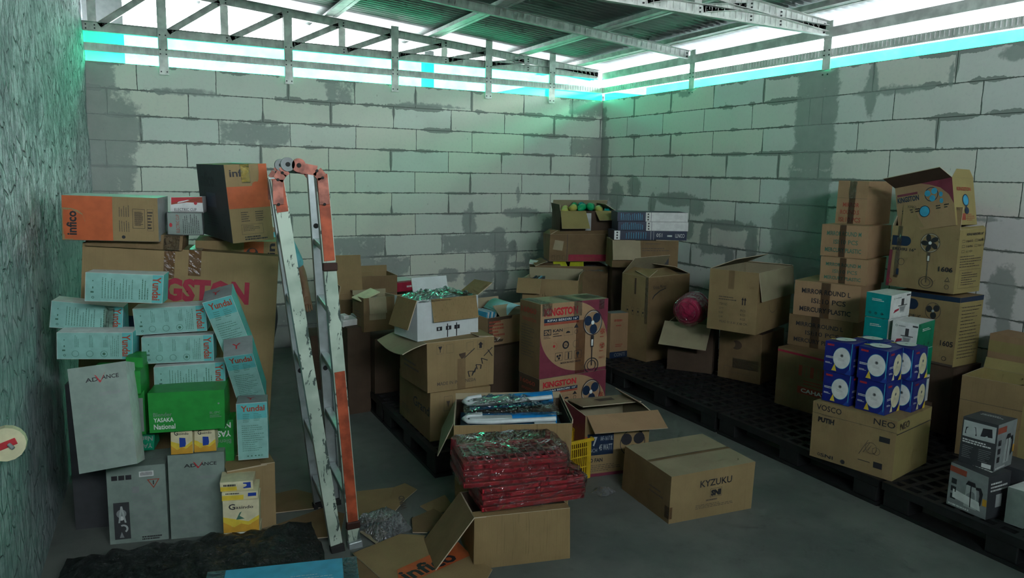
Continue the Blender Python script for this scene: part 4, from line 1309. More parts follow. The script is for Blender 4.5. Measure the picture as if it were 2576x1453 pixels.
def pr(b):
    b.poly('F', [(.45, 1), (1, 1), (1, .45), (.93, .66), (.8, .83), (.62, .93)], MAR)
    b.rect('F', .03, .78, .40, .83, MAR); b.text('F', .03, .64, .42, .76, 'KINGSTON', NAVY, bold=.03)
    b.disc('F', .64, .72, .042, NAVY, r0=.038); b.blades('F', .64, .72, .045, LBL, 3); b.blades('F', .80, .62, .035, LBL, 2, .8, 80)
    b.disc('F', .50, .38, .030, LBL, r0=.0); b.disc('F', .50, .38, .034, NAVY, r0=.030)
    for u in (.1, .22, .34, .7, .84): b.lines('F', u, .38, u + .08, .48, 2, INK, int(u * 100), .5)
    b.text('R', .15, .72, .80, .80, 'KINGSTON', INKR, bold=.03); b.disc('R', .5, .52, .036, NAVY, .8); b.disc('R', .5, .52, .03, LBL, .8); b.rect('R', .47, .30, .53, .42, NAVY); b.disc('R', .52, .30, .02, NAVY)
    b.rect('R', .20, .10, .45, .24, INKR); b.lines('R', .5, .08, .9, .24, 4, INKR, 4, .4)


opened('fan_carton', 'fanopen', {'*': K4, 'R': KY}, KG, 'tilted open fan carton, topmost by the right wall, its lid flap thrown open', 'box', 'stand fan cartons by the right wall', pr,
       [dict(side='F', L=.12, ang=62, m_out=KD, m_in=K2), dict(side='R', L=.05, ang=5, taper=.2), dict(side='L', L=.05, ang=40)])

# carton under the lamp boxes
def pr(b):
    b.text('F', .05, .87, .36, .97, 'VOSCO', INK, bold=.01); b.text('F', .74, .865, .98, .965, 'NEO', INK, bold=.005); b.rect('F', 0, .80, 1, .806, INKB)
    b.text('F', .08, .66, .28, .75, 'PUTIH', INK, bold=.05); b.lines('F', .12, .78, .3, .80, 1, INKB, 3); b.rect('F', .82, .60, .94, .69, INK)
    b.text('F', .14, .05, .30, .11, 'SNI', INK, bold=.02); b.disc('F', .12, .08, .008, INK, r0=.005); b.rect('F', .78, .14, .88, .24, INK); b.disc('F', .42, .07, .012, INK)
    for k in range(4): b.poly('F', [(.60 + .05 * k, .30 + .05 * k), (.70 + .02 * k, .58 - .04 * k), (.703 + .02 * k, .575 - .04 * k), (.608 + .05 * k, .30 + .05 * k)], INKB)
    b.disc('F', .74, .45, .03, INKB, r0=.028); b.disc('F', .80, .42, .02, INKB, r0=.018); b.rect('F', .60, .20, .74, .21, INK)
    b.text('R', .08, .83, .34, .95, 'NEO', INKB, bold=.01); b.rect('R', 0, .77, 1, .785, INK); b.rect('R', 0, .785, 1, .79, KY)


closed('stand_carton', 'vosco', {'*': K1, 'R': KY}, 'carton with thin capitals VOSCO and NEO, carrying the blue lamp boxes', 'box', None, pr)


def lamp(b):
    for f in 'FR':
        m2 = WHT if f == 'F' else CRM
        b.disc(f, .62, .50, .0585, LBL, .80); b.disc(f, .62, .50, .056, m2, .80, n=32); b.disc(f, .62, .58, .009, GREY); b.disc(f, .625, .583, .005, CHAR); b.lines(f, .50, .40, .74, .50, 3, GREY, 4, .25)
        b.text(f, .08, .86, .44, .93, 'LAMPU', RED, bold=.02) if False else b.lines(f, .08, .85, .44, .93, 1, RED, 4, .8, 0, 1)
        b.lines(f, .06, .44, .34, .52, 2, WHT, 5, .6, 0, 1); b.lines(f, .06, .26, .3, .32, 2, WHT, 7, .6, 0, 1)
        b.poly(f, [(.30, .05), (.48, .05), (.40, .30)], YEL if f == 'F' else CRM)
        b.rect(f, .93, .0, .96, 1, LBL)
        b.poly(f, [(.78, 0), (1, 0), (1, .28)], YEL if f == 'R' else BLUE)
    b.disc('T', .45, .55, .055, WHT, .9); b.rect('T', .0, .30, .18, .42, YEL); b.disc('T', .45, .55, .008, GREY)


LM = {'*': DBLUE}
LY = -79.6
s_ = .153
lu = (('mid', -1.455, -4.60), ('left', -1.487, -4.42), ('right', -1.285, -4.632), ('back', -1.318, -4.455))
NM = {('mid', 0): 'navy lamp box with white discs, at the near corner of the lower layer', ('left', 0): 'navy lamp box with white discs, at the left end of the lower layer',
      ('right', 0): 'navy lamp box with white discs, at the right end of the lower layer', ('back', 0): 'navy lamp box hidden at the back of the lower layer',
      ('mid', 1): 'navy lamp box with white discs, at the near corner of the top layer', ('left', 1): 'navy lamp box with white discs, at the left end of the top layer',
      ('right', 1): 'navy lamp box with white discs, at the right end of the top layer', ('back', 1): 'navy lamp box showing only its lid, at the back of the top layer'}
for lay in (0, 1):
    for n_, x, y in lu:
        if (n_, lay) == ('back', 0): continue_ = True
        closed('lamp_box', None, LM, NM[(n_, lay)], 'box', 'navy lamp boxes in two layers', lamp, t=BX(x - .004 * lay, y + .004 * lay, .4535 + .167 * lay, LY + random.uniform(-2, 2), s_, s_, .166), bulge=.003)


def chop(b, deep=CHOP):
    for f, pic in (('F', False), ('R', True)):
        if b.swap: pic = not pic
        if pic:
            b.rect(f, .0, .0, 1, 1, WHT if f == 'F' else CRM if False else WHT)
            b.disc(f, .16, .84, .006, INKG, r0=.004); b.lines(f, .24, .80, .6, .88, 1, GREY, 3, .5); b.rect(f, .78, .86, .98, .92, CHAR)
            b.rect(f, .52, .52, .66, .78, CHAR); b.poly(f, [(.42, .50), (.78, .50), (.70, .20), (.50, .20)], STEEL); b.poly(f, [(.47, .44), (.73, .44), (.68, .26), (.52, .26)], GREY); b.rect(f, .36, .49, .84, .52, CHAR)
            b.poly(f, [(.16, .22), (.42, .32), (.42, .40), (.22, .36)], CRIM)
        else:
            b.text(f, .25, .70, .75, .79, 'Multipro', WHT) if False else b.lines(f, .25, .68, .78, .80, 2, WHT, 3, .5)
            for u in (.2, .45, .7): b.disc(f, u, .18, .007, INK, r0=.004)


P_ = BOXES['teal1']
CG = 'chopper boxes behind the lamp boxes'


def chopbox(t, label, deep, swap):
    def pr_(b):
        b.swap = swap
        chop(b)
    closed('chopper_box', None, {'*': deep, 'T': WHT}, label, 'box', CG, pr_, t=t, bulge=.002)


closed('brown_carton', None, {'*': KD}, 'dark carton standing behind the lamp boxes, under the chopper boxes', 'box', None, None, t=BX(-.955, -4.355, .14, -86, .33, .25, .243))
dz = (P_[2] - .384) / 3
for k in range(3):
    chopbox(like(P_, dz=(P_[2] - .384) / 3 * (k - 3), h=dz - .002, w=.14, d=.235), ['teal chopper box in the hidden bottom of the column by the fan cartons', 'teal chopper box lowest seen of the left column', 'teal chopper box second from the top of the left column'][k] if k != 1 else 'teal chopper box third from the top of the left column', CHOP, False)
chopbox(like(P_, w=.14, d=.235), 'teal and white chopper box at the top of the left column, highest of all', CHOP, False)
Q_ = BOXES['teal_front']
for k in range(3):
    h_ = (Q_[2] - .384) / 2
    if k < 2: chopbox(like(Q_, dz=.384 - Q_[2] + h_ * k, h=h_ - .002, d=.235), ['pale chopper box at the bottom right, partly behind the lamp boxes', 'green chopper box just above the pale one at the bottom right'][k], CHOG, k == 1)
chopbox(like(Q_, d=.235), 'white chopper box with a green side, in front of the marked fan cartons', CHOG, True)

# kettle boxes at the right edge
def kettle(b, f, wide):
    c = .60
    b.rect(f, .0, .80, .45, .93, INKR)
    b.poly(f, [(c - .16, .12), (c + .16, .12), (c + .13, .62), (c + .05, .70), (c - .05, .70), (c - .13, .62)], STEEL)
    b.rect(f, c - .012, .14, c + .012, .66, INK); b.poly(f, [(c - .14, .64), (c + .12, .64), (c + .09, .74), (c - .08, .74)], INK)
    b.poly(f, [(c + .12, .66), (c + .24, .68), (c + .30, .56), (c + .26, .28), (c + .20, .22), (c + .22, .50), (c + .20, .60), (c + .12, .60)], INK)
    for v in (.18, .36, .54): b.rect(f, .08, v, .22, v + .12, INK)
    b.lines(f, .05, .02, .95, .09, 1, WHT, 4, .5); b.rect(f, .90, .30, 1, .46, AMB)


def pr(b):
    kettle(b, 'R', 1)
    b.rect('F', .04, .60, .96, .94, STEEL); b.poly('F', [(.1, .66), (.45, .66), (.4, .84), (.12, .80)], INK); b.poly('F', [(.55, .68), (.88, .70), (.85, .88), (.6, .86)], INK)
    b.lines('F', .06, .46, .95, .56, 2, WHT, 3, .6); b.lines('F', .08, .14, .4, .42, 7, GREY, 5, .3); b.lines('F', .55, .14, .9, .42, 7, GREY, 6, .3); b.rect('F', .66, .04, .92, .13, WHT)
    b.lines('T', .2, .5, .9, .7, 2, WHT, 3, .4)


closed('kettle_box', 'kettle_top', {'*': CHAR, 'R': GREY}, 'black kettle box on top, its kettle picture at the right edge of the photo', 'box', 'black electric kettle boxes', pr, t=like(BOXES['kettle_top'], w=.15))


def pr(b):
    kettle(b, 'F', 1)
    b.poly('F', [(.14, .22), (.86, .14), (.82, .34), (.14, .42)], WHT)
    b.lines('R', .1, .62, .9, .86, 3, WHT, 4, .5); b.rect('R', .35, .25, .62, .55, STEEL); b.lines('T', .15, .3, .95, .6, 2, WHT, 3, .6)


closed('kettle_box', 'kettle_low', {'*': CHAR, 'F': GREY}, 'black kettle box underneath, with a white paper strip across the kettle picture', 'box', 'black electric kettle boxes', pr)
closed('kettle_box', None, {'*': CHAR}, 'black box behind the lower kettle box, only its printed corner showing', 'box', 'black electric kettle boxes', lambda b: b.lines('R', .1, .5, .9, .9, 4, WHT, 4, .4), t=BX(-1.26, -5.18, .14, -90, .18, .16, .20))
closed('white_box', 'whitebox', {'*': GRY, 'T': WHT}, 'plain greyish white box cut by the right edge of the photo', 'box', None, lambda b: b.frame('F', .2, 0, .9, .95, .002, GREY), t=like(BOXES['whitebox'], w=.075))
opened('brown_carton', 'cartonR', {'*': K1, 'R': KY}, KY, 'open empty carton at the right edge, behind the kettle boxes', 'box', None, lambda b: b.rect('F', 0, .70, 1, .705, INKB),
       [dict(side='B', L=.06, ang=20)])
closed('brown_carton', None, {'*': K4}, 'carton with cut off lettering at the right edge, against the right wall', 'box', None, lambda b: (b.text('F', .55, .10, .95, .22, 'infico', INK, bold=.03), b.rect('F', 0, .45, 1, .8, KY)), t=BX(-.36, -4.79, .585, -88, .40, .20, .19))
closed('brown_carton', None, {'*': K2}, 'carton holding up the one with cut off lettering by the right wall', 'box', None, None, t=BX(-.355, -4.80, .14, -88, .44, .20, .443))

# ===== centre right
def pr(b):
    b.frame('F', .15, .14, .75, .26, .0015, INKB); b.disc('F', .42, .72, .035, KD, 1.2); b.disc('F', .3, .72, .03, K2)


closed('old_carton', 'under_open', {'*': K2, 'T': KD}, 'battered dark carton under the big open carton', 'box', None, pr, [(CTAPE, [('F', .35, .25, .95, .45)])], t=like(BOXES['under_open'], d=.40), warp=.012)


def pr(b):
    b.rect('F', .40, .70, .52, 1, K2)
    for k in range(2): b.poly('F', [(.70 + .05 * k, .46), (.72 + .05 * k, .46), (.72 + .05 * k, .54), (.735 + .05 * k, .54), (.71 + .05 * k, .585), (.685 + .05 * k, .54), (.70 + .05 * k, .54)], INK)
    b.lines('F', .22, .50, .62, .58, 2, INKB, 3, .4)
    b.text('F', .24, .42, .40, .46, 'ITEM NO', INKB)
    for k, (a, c) in enumerate((('QTY', 'PCS'), ('N.W.', 'KGS'), ('G.W.', 'KGS'))):
        b.text('F', .24, .35 - .07 * k, .33, .385 - .07 * k, a, INKB); b.text('F', .68, .35 - .07 * k, .78, .385 - .07 * k, c, INKB)
    b.text('F', .26, .13, .82, .17, 'MEAS: 51 X 41 X 48 CM', INKB)
    b.disc('R', .45, .45, .07, INKB, 1.2, r0=.067, a0=180, a1=360)


opened('open_carton', 'bigopen', {'*': K1}, KG, 'big open carton with shipping marks, one flap hanging over its side, near the right wall', 'box', None, pr,
       [dict(side='R', L=.20, ang=172, taper=.03), dict(side='L', L=.19, ang=-66, taper=.04), dict(side='B', L=.02, ang=-60)], t=like(BOXES['bigopen'], d=.64, dx=-.05, dy=-.03))
opened('open_carton', 'darkflap', {'*': KD}, KG, 'dark carton with a pale greenish flap folded out, below the pink bucket', 'box', None, None,
       [dict(side='F', L=.24, ang=128, m_in=K3, u0=-.1, u1=.95, twist=.05), dict(side='B', L=.12, ang=-30)], t=like(BOXES['darkflap'], d=.26, h=.38))


def pr(b):
    b.poly('F', [(.04, .70), (.14, .79), (.28, .84), (.42, .86), (.42, .852), (.28, .828), (.15, .775), (.05, .69)], INK)
    b.text('F', .12, .855, .42, .90, 'Krisna Mirror', INK); b.rect('F', .0, .0, .10, 1, K2)
    for u in (.22, .42, .62, .80): b.frame('L', u, .55 - .02, u + .08, .62, .0015, INK); b.disc('L', u + .04, .575, .008, INK)
    b.rect('L', .5, .78, .56, .97, KD)


opened('tall_carton', 'krisna', {'*': K2, 'L': K1}, KG, 'tall torn carton with an arc of lettering, just left of the pink bucket', 'box', None, pr,
       [dict(side='L', L=.10, ang=-60, twist=.1), dict(side='B', L=.18, ang=-40, taper=.05), dict(side='F', L=.16, ang=-75, u0=.0, u1=.75, m_out=K1, m_in=K3), dict(side='R', L=.2, ang=-70)],
       tape=[(CTAPE, [('L', .90, .45, 1.0, 1.0)])], t=like(BOXES['krisna'], w=.48, dx=-.03, d=.32, dy=-.03), warp=.01)


def pr(b):
    b.lines('F', .2, .80, .8, .88, 1, INKR, 3, .6); b.lines('F', .3, .70, .7, .75, 1, INKR, 3, .6); b.lines('F', .3, .24, .7, .32, 2, INKR, 5, .5); b.rect('F', 0, 0, 1, .14, NAVY); b.text('F', .25, .03, .85, .11, 'CONTI', GREY)
    b.rect('F', .5, .35, .504, .95, INKB)


closed('narrow_carton', 'smallorange', {'*': K4, 'T': GREY}, 'narrow orange-brown carton with a dark band at its foot, beside the printed fan carton', 'box', None, pr, t=like(BOXES['smallorange'], d=.10, dy=-.02, dx=-.01, w=.18))


def pr(b):
    b.frame('F', .72, .12, .86, .42, .02, CHAR); b.lines('F', .45, .60, .9, .75, 2, INKB, 3, .4); b.lines('F', .5, .85, .8, .92, 1, INKB, 3, .4)


opened('old_carton', 'under_blue', {'*': K2}, KG, 'carton under the flat blue boxes, a pale flap hanging down at its left', 'box', None, pr,
       [dict(side='F', L=.17, ang=165, u0=.0, u1=.42, m_in=K3, m_out=K2), dict(side='B', L=.1, ang=-88), dict(side='L', L=.2, ang=-89), dict(side='R', L=.2, ang=-89)])
bf = BOXES['blueflat']
# stack of three flat boxes; every box sits on the one below
for k, (du, lb) in enumerate(((0, 'long flat navy box, lowest of the three, its print upside down'), (.01, 'long flat box, navy at one end and white at the other, middle of the three'), (.0, 'long flat box, navy at one end and white at the other, topmost of the three'))):
    def pr(b, k=k):
        if k == 0:
            b.rect('F', 0, 0, .08, 1, WHT)
            for v in (.2, .5, .8): b.disc('F', .04, v, .008, INK)
            b.lines('F', .15, .15, .45, .85, 9, LBL, 3, .25, 90, 1); b.text('F', .58, .35, .66, .75, '150', WHT, 180); b.lines('F', .73, .35, .82, .6, 1, WHT, 3, .7); b.text('F', .84, .3, .97, .72, 'CONTI', WHT, 180, .01)
            b.rect('F', .50, 0, .504, 1, WHT); b.rect('F', .54, 0, .543, 1, WHT)
        else:
            b.rect('F', .48, 0, 1, 1, WHT); b.rect('F', .40, 0, .475, 1, WHT)
            for v in (.2, .5, .8): b.disc('F', .435, v, .007, INK)
            b.lines('F', .04, .12, .36, .88, 12, LBL, 3 + k, .3, 90, 1)
    hh = (.078)
    closed('flat_box', None, {'*': NAVY if k == 0 else NAVY}, lb, 'box', 'long flat navy boxes', pr, t=like(bf, dz=(.080 * k) - .002, dx=du + (.015 if k else 0), h=hh, w=bf[6] - (.02 if k else 0)), bulge=.001, warp=.001)

ops = [dict(side='F', L=.20, ang=140, u0=.0, u1=.45, taper=-.05, m_in=KY, m_out=K1), dict(side='F', L=.14, ang=125, u0=.62, u1=1.1, m_in=KY, m_out=K1, taper=.05), dict(side='B', L=.10, ang=-30), dict(side='R', L=.12, ang=-60), dict(side='L', L=.06, ang=10)]
opened('open_carton', 'bottlebox', {'*': KD}, KG, 'open carton heaped with small green and yellow packs, in the far corner of the room', 'box', None, lambda b: b.rect('F', .45, .1, .55, .9, STEEL), ops)


def pr(b):
    b.rect('F', .30, .02, 1, .26, CRIM); b.text('F', .42, .08, .72, .18, 'Hermina', INKR); b.rect('F', .27, 0, .28, 1, INKB); b.poly('F', [(.05, .45), (.2, .4), (.22, .75), (.08, .8)], K3)
    for u in (.04, .12, .2): b.frame('F', u, .05, u + .05, .22, .002, KD)


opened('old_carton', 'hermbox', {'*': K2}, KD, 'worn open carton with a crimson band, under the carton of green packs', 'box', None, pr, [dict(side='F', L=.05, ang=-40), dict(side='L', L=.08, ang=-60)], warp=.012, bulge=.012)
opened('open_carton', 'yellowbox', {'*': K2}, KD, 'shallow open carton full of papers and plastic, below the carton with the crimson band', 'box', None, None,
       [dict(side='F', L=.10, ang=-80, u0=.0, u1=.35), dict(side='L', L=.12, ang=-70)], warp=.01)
opened('open_carton', 'frontopen', {'*': K1}, KG, 'small open carton directly behind the printed fan carton, a flap folded out at its left', 'box', None, None,
       [dict(side='F', L=.13, ang=150, u0=-.08, u1=.34, m_in=K1, m_out=K1), dict(side='B', L=.06, ang=0), dict(side='R', L=.05, ang=10)], warp=.01)
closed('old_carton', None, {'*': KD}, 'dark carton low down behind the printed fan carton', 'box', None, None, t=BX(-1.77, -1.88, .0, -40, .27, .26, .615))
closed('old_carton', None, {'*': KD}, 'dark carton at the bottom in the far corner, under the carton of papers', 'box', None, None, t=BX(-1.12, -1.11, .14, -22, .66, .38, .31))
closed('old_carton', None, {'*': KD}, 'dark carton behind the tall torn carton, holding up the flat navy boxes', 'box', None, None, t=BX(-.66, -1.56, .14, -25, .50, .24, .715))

# printed fan cartons in the centre
def king(b):
    b.rect('F', 0, 0, 1, 1, MAR)
    P = []
    # kraft leaf shape: full at upper left and lower right, cut by two arcs
    n = 16
    for i in range(n + 1):                       # arc cutting the upper right corner
        a = PI / 2 - PI / 2 * i / n
        P.append((.45 + .55 * math.cos(a), .40 + .60 * math.sin(a)))
    P.append((1.0, .04))
    P.append((.62, .04))
    for i in range(n + 1):                       # arc cutting the lower left corner
        a = -PI / 2 - PI / 2 * i / n
        P.append((.60 + .60 * math.cos(a), .62 + .58 * math.sin(a)))
    P.append((0, 1)); P.append((.45, 1))
    c = (.5, .5)
    pts = [c] + P
    b.uv('F', pts, [(0, i + 2, i + 1) for i in range(len(P) - 1)] + [(0, 1, len(P))], K4)
    b.text('F', .05, .83, .54, .94, 'KINGSTON', RED, bold=.05)
    b.rect('F', .05, .745, .56, .80, NAVY); b.text('F', .10, .757, .54, .788, 'KIPAS BERDIRI 16"', WHT, bold=.01); b.rect('F', .05, .71, .56, .742, INKR)
    b.rect('F', .05, .575, .155, .655, INK); b.text('F', .06, .585, .145, .645, 'SNI', K4, bold=.04); b.lines('F', .05, .53, .155, .565, 2, INK, 3, .4)
    b.text('F', .18, .61, .32, .65, 'KAN', INK, bold=.03); b.lines('F', .18, .54, .32, .60, 2, INK, 4, .4); b.frame('F', .34, .55, .47, .65, .0012, INKB); b.disc('F', .40, .58, .012, INK, 1.3, a0=0, a1=180)
    b.disc('F', .52, .585, .012, INK, r0=.010); b.poly('F', [(.485, .64), (.555, .64), (.52, .70)], INK)
    b.disc('F', .20, .42, .008, RED); b.disc('F', .20, .42, .022, INKR, r0=.0205, a0=-80, a1=110)
    b.disc('F', .37, .42, .024, INK, r0=.015); b.lines('F', .34, .40, .40, .44, 2, INK, 3, .4); b.disc('F', .52, .42, .022, INKB, r0=.020)
    for k, u in enumerate((.22, .36, .50)):
        b.frame('F', u, .215, u + .105, .325, .0018, INK)
        if k == 0: b.blades('F', u + .052, .27, .018, INK, 3)
        if k == 1: b.rect('F', u + .045, .225, u + .062, .315, INK)
        if k == 2: b.disc('F', u + .052, .285, .010, INK); b.rect('F', u + .046, .225, u + .058, .28, INK)
    b.text('F', .30, .165, .60, .19, 'MADE IN INDONESIA', INK, bold=.01)
    b.fan('F', .765, .865, .078, .085, NAVY, INK, 3, .92)
    for v in (.55, .35): b.disc('F', .92, v, .019, INKR, r0=.017); b.blades('F', .92, v, .018, INKR, 3 if v < .5 else 5); b.lines('F', .88, v - .085, .96, v - .065, 1, INKR, 3, .7)
    b.text('F', .88, .165, .96, .20, '1611', INKR)
    b.text('L', .12, .85, .85, .93, '16060', INKR, bold=.03); b.text('L', .2, .74, .85, .79, 'KINGSTON', INKR, bold=.02); b.lines('L', .15, .25, .8, .70, 12, INKB, 4, .3)


KA = BOXES['kingA']
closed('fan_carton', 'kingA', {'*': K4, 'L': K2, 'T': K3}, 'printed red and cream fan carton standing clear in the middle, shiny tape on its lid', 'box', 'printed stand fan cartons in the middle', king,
       [(CTAPE, [('F', .02, .84, .16, 1), ('F', .48, .80, .60, 1), ('F', .86, .86, .94, 1), ('T', .02, 0, .16, 1), ('T', .46, 0, .60, 1), ('T', .7, .2, 1, .8)]), (TAPE, [('F', .52, 0, .66, .74)])], bulge=.0, warp=.0)
closed('fan_carton', None, {'*': K4, 'L': KD, 'T': K3}, 'printed red and cream fan carton underneath, mostly hidden behind the open cartons', 'box', 'printed stand fan cartons in the middle', lambda b: (king(b)),
       t=like(KA, dz=.14 - KA[2], h=KA[2] - .142, dx=.0, dy=-.005), bulge=.0, warp=.0)

# ===== centre left pile
def pr(b):
    b.text('L', .50, .50, .98, .70, 'Grand', INK, bold=.01); b.frame('F', .22, .60, .36, .90, .0015, INKB)
    b.poly('F', [(.26, .80), (.32, .80), (.30, .72), (.295, .68), (.285, .68), (.28, .72)], INKB); b.lines('L', .1, .2, .4, .35, 3, INKB, 3, .3)
    b.poly('F', [(.80, .66), (.86, .66), (.83, .80)], INKB)


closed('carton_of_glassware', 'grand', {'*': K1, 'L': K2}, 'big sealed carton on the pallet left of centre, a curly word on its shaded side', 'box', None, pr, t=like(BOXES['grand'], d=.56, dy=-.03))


def pr(b):
    for k, u in enumerate((.14, .28, .58, .74)):
        b.frame('F', u, .76, u + .10, .94, .0012, INKB)
        if k == 0: b.poly('F', [(u + .02, .91), (u + .08, .91), (u + .055, .84), (u + .055, .79), (u + .045, .79), (u + .045, .84)], INK)
        if k == 3: b.poly('F', [(u + .03, .79), (u + .07, .79), (u + .07, .86), (u + .09, .86), (u + .05, .92), (u + .01, .86), (u + .03, .86)], INK)
    b.text('F', .14, .12, .72, .19, 'MADE IN INDONESIA', INKB, bold=.01)
    # scrawled marker strokes
    for pts in ([(.54, .62), (.70, .80)], [(.62, .22), (.60, .34), (.68, .33), (.66, .24), (.72, .40), (.70, .30)], [(.74, .36), (.72, .46), (.80, .44), (.79, .36)], [(.82, .46), (.80, .58), (.90, .52)], [(.84, .62), (.97, .78)], [(.90, .74), (.97, .60)]):
        for (a, b_), (c, d) in zip(pts[:-1], pts[1:]):
            dx, dy = (c - a), (d - b_); L = math.hypot(dx, dy) or 1; nx_, ny_ = -dy / L * .007, dx / L * .007
            b.poly('F', [(a - nx_, b_ - ny_), (c - nx_, d - ny_), (c + nx_, d + ny_), (a + nx_, b_ + ny_)], INK)
    b.poly('F', [(.46, .72), (.56, .74), (.56, .66), (.50, .60)], KD); b.rect('F', .44, 0, .56, .62, K2)
    b.lines('L', .2, .3, .8, .5, 2, INKB, 3, .4)


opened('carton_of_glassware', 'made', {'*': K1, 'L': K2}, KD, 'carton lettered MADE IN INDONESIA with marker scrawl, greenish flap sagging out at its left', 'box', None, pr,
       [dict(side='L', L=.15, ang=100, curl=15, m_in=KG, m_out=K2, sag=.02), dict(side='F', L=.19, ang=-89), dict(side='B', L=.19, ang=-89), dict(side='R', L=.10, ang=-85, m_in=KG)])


def pr(b):
    for k, u in enumerate((.30, .45, .59)): b.rect('F', u, .20, u + .09, .30, INK); b.rect('F', u + .03, .22, u + .05, .28, WB)
    b.rect('F', .47, .02, .485, .36, INK); b.rect('F', .62, .02, .635, .36, INK)


opened('white_open_carton', 'white', {'*': WB}, K5, 'white open carton with brown flaps folded down and shiny film inside, left of centre', 'box', None, pr,
       [dict(side='F', L=.13, ang=166, u0=.22, u1=.96, m_in=K5, m_out=WB), dict(side='L', L=.17, ang=160, m_in=K5, m_out=WB, u0=.15), dict(side='B', L=.09, ang=15, m_in=WB, m_out=WB, u0=.1, u1=.7), dict(side='R', L=.12, ang=58, m_in=K5, m_out=WB, u0=.0, u1=.7,
             prints=lambda mb, P: mb.add([P(.0, .3, 0, .001), P(1, .3, 0, .001), P(1, .75, 0, .001), P(0, .75, 0, .001)], [(0, 1, 2, 3)], ORA))],
       t=like(BOXES['white'], h=.225))
closed('old_carton', None, {'*': KD}, 'dark carton with sooty lettering under the small open carton with the envelope', 'box', None, lambda b: b.text('F', .45, .75, .8, .85, 'LUCKY', INK), t=like(BOXES['blackbox'], w=.36, d=.40, dx=.07, dy=-.02), warp=.01)


def pr(b):
    b.rect('F', .16, .34, .64, .96, K3); b.lines('L', .2, .3, .8, .6, 4, INKB, 3, .4)


opened('open_carton', 'smallopen', {'*': K2, 'F': K2}, KG, 'small open carton with a padded envelope sticking out, left of the white open carton', 'box', None, pr,
       [dict(side='F', L=.11, ang=172, u0=.15, u1=.65, m_in=K3, m_out=K2), dict(side='R', L=.10, ang=150, m_in=KD, m_out=KD), dict(side='B', L=.03, ang=0)], t=like(BOXES['smallopen'], w=.25, d=.2, dx=.02))
closed('red_box', 'redbox', {'*': CRIM, 'T': WHT}, 'thin red and white box lying on the cartons near the far wall', 'box', None, lambda b: (b.rect('T', 0, 0, 1, .2, CRIM), b.lines('F', .4, .3, .9, .7, 1, WHT, 3, .5)), t=like(BOXES['redbox'], dz=-.03, dx=.05, w=.26, h=.08))
opened('old_carton', 'backbox', {'*': K2}, K1, 'half hidden open carton near the far wall, behind the envelope carton', 'box', None, lambda b: b.rect('F', 0, .60, 1, .61, INKB), [dict(side='B', L=.05, ang=5)], t=like(BOXES['backbox'], w=.38, dx=-.03, h=.36))
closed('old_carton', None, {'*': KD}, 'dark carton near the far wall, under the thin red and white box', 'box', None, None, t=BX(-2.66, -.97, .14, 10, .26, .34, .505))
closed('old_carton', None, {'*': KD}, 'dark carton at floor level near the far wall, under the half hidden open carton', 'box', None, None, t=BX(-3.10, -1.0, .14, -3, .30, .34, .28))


def pr(b):
    b.rect('F', .25, .06, 1, .30, CRIM); b.text('F', .55, .10, .9, .18, 'MOIS', INK, bold=.03); b.rect('R', 0, .06, 1, .3, CRIM)


t_ = BX(-3.33, -1.50, .14, -5, .24, .30, .56)
opened('tall_carton', None, {'*': K2}, K1, 'upright carton with a tall tan flap standing up, just right of the ladder', 'box', None, pr,
       [dict(side='B', L=.30, ang=-4, m_in=K1, m_out=K2, taper=.08), dict(side='R', L=.10, ang=-75), dict(side='L', L=.1, ang=-10)], t=t_,
       tape=[(CTAPE, [('F', .35, .75, .75, 1.0)])])


def pr(b):
    b.poly('F', [(0, .1), (.35, .1), (.6, 1), (0, 1)], KD); b.lines('F', .03, .3, .4, .9, 5, INKR, 3, .6); b.text('F', .04, .16, .3, .26, '9.7', WHT)


opened('open_carton', 'newsbox', {'*': K4}, K3, 'torn open carton with blue folders and papers, right of the white open carton', 'box', None, pr,
       [dict(side='B', L=.06, ang=10), dict(side='F', L=.10, ang=-55, u0=.3, u1=1.0, m_out=K3, m_in=K3)], warp=.015)
closed('old_carton', None, {'*': KD, 'T': KD}, 'dark carton under the torn one with blue folders', 'box', None, None, t=like(BOXES['newsbox'], dz=.14 - BOXES['newsbox'][2], h=BOXES['newsbox'][2] - .142, w=.40, d=.36, dx=.04))

# ===== front cartons on the floor
def pr(b):
    b.text('F', .34, .66, .72, .80, 'KYZUKU', INK, bold=.015); b.text('F', .475, .44, .595, .57, 'SNI', INK, bold=.07); b.frame('F', .465, .42, .605, .60, .0015, INK)
    b.lines('F', .42, .34, .60, .39, 1, INKB, 3, .6); b.lines('F', .30, .20, .78, .30, 3, INKB, 4, .35)
    b.rect('L', .30, 0, .42, 1, K2); b.lines('L', .6, .4, .9, .6, 2, INKB, 3, .3); b.rect('T', 0, .45, 1, .50, K2); b.rect('T', 0, .497, 1, .506, INK)
    b.rect('R', .92, .3, 1, .8, K2)


b_ = None
closed('sealed_carton', 'kyzuku', {'*': K1, 'L': K2, 'T': K3}, 'wide sealed carton lettered KYZUKU, alone on the open floor', 'box', None, pr, [(TAPE, [('F', .0, .1, .03, .35), ('L', .92, .1, 1, .35)])], warp=.008, bulge=.008)


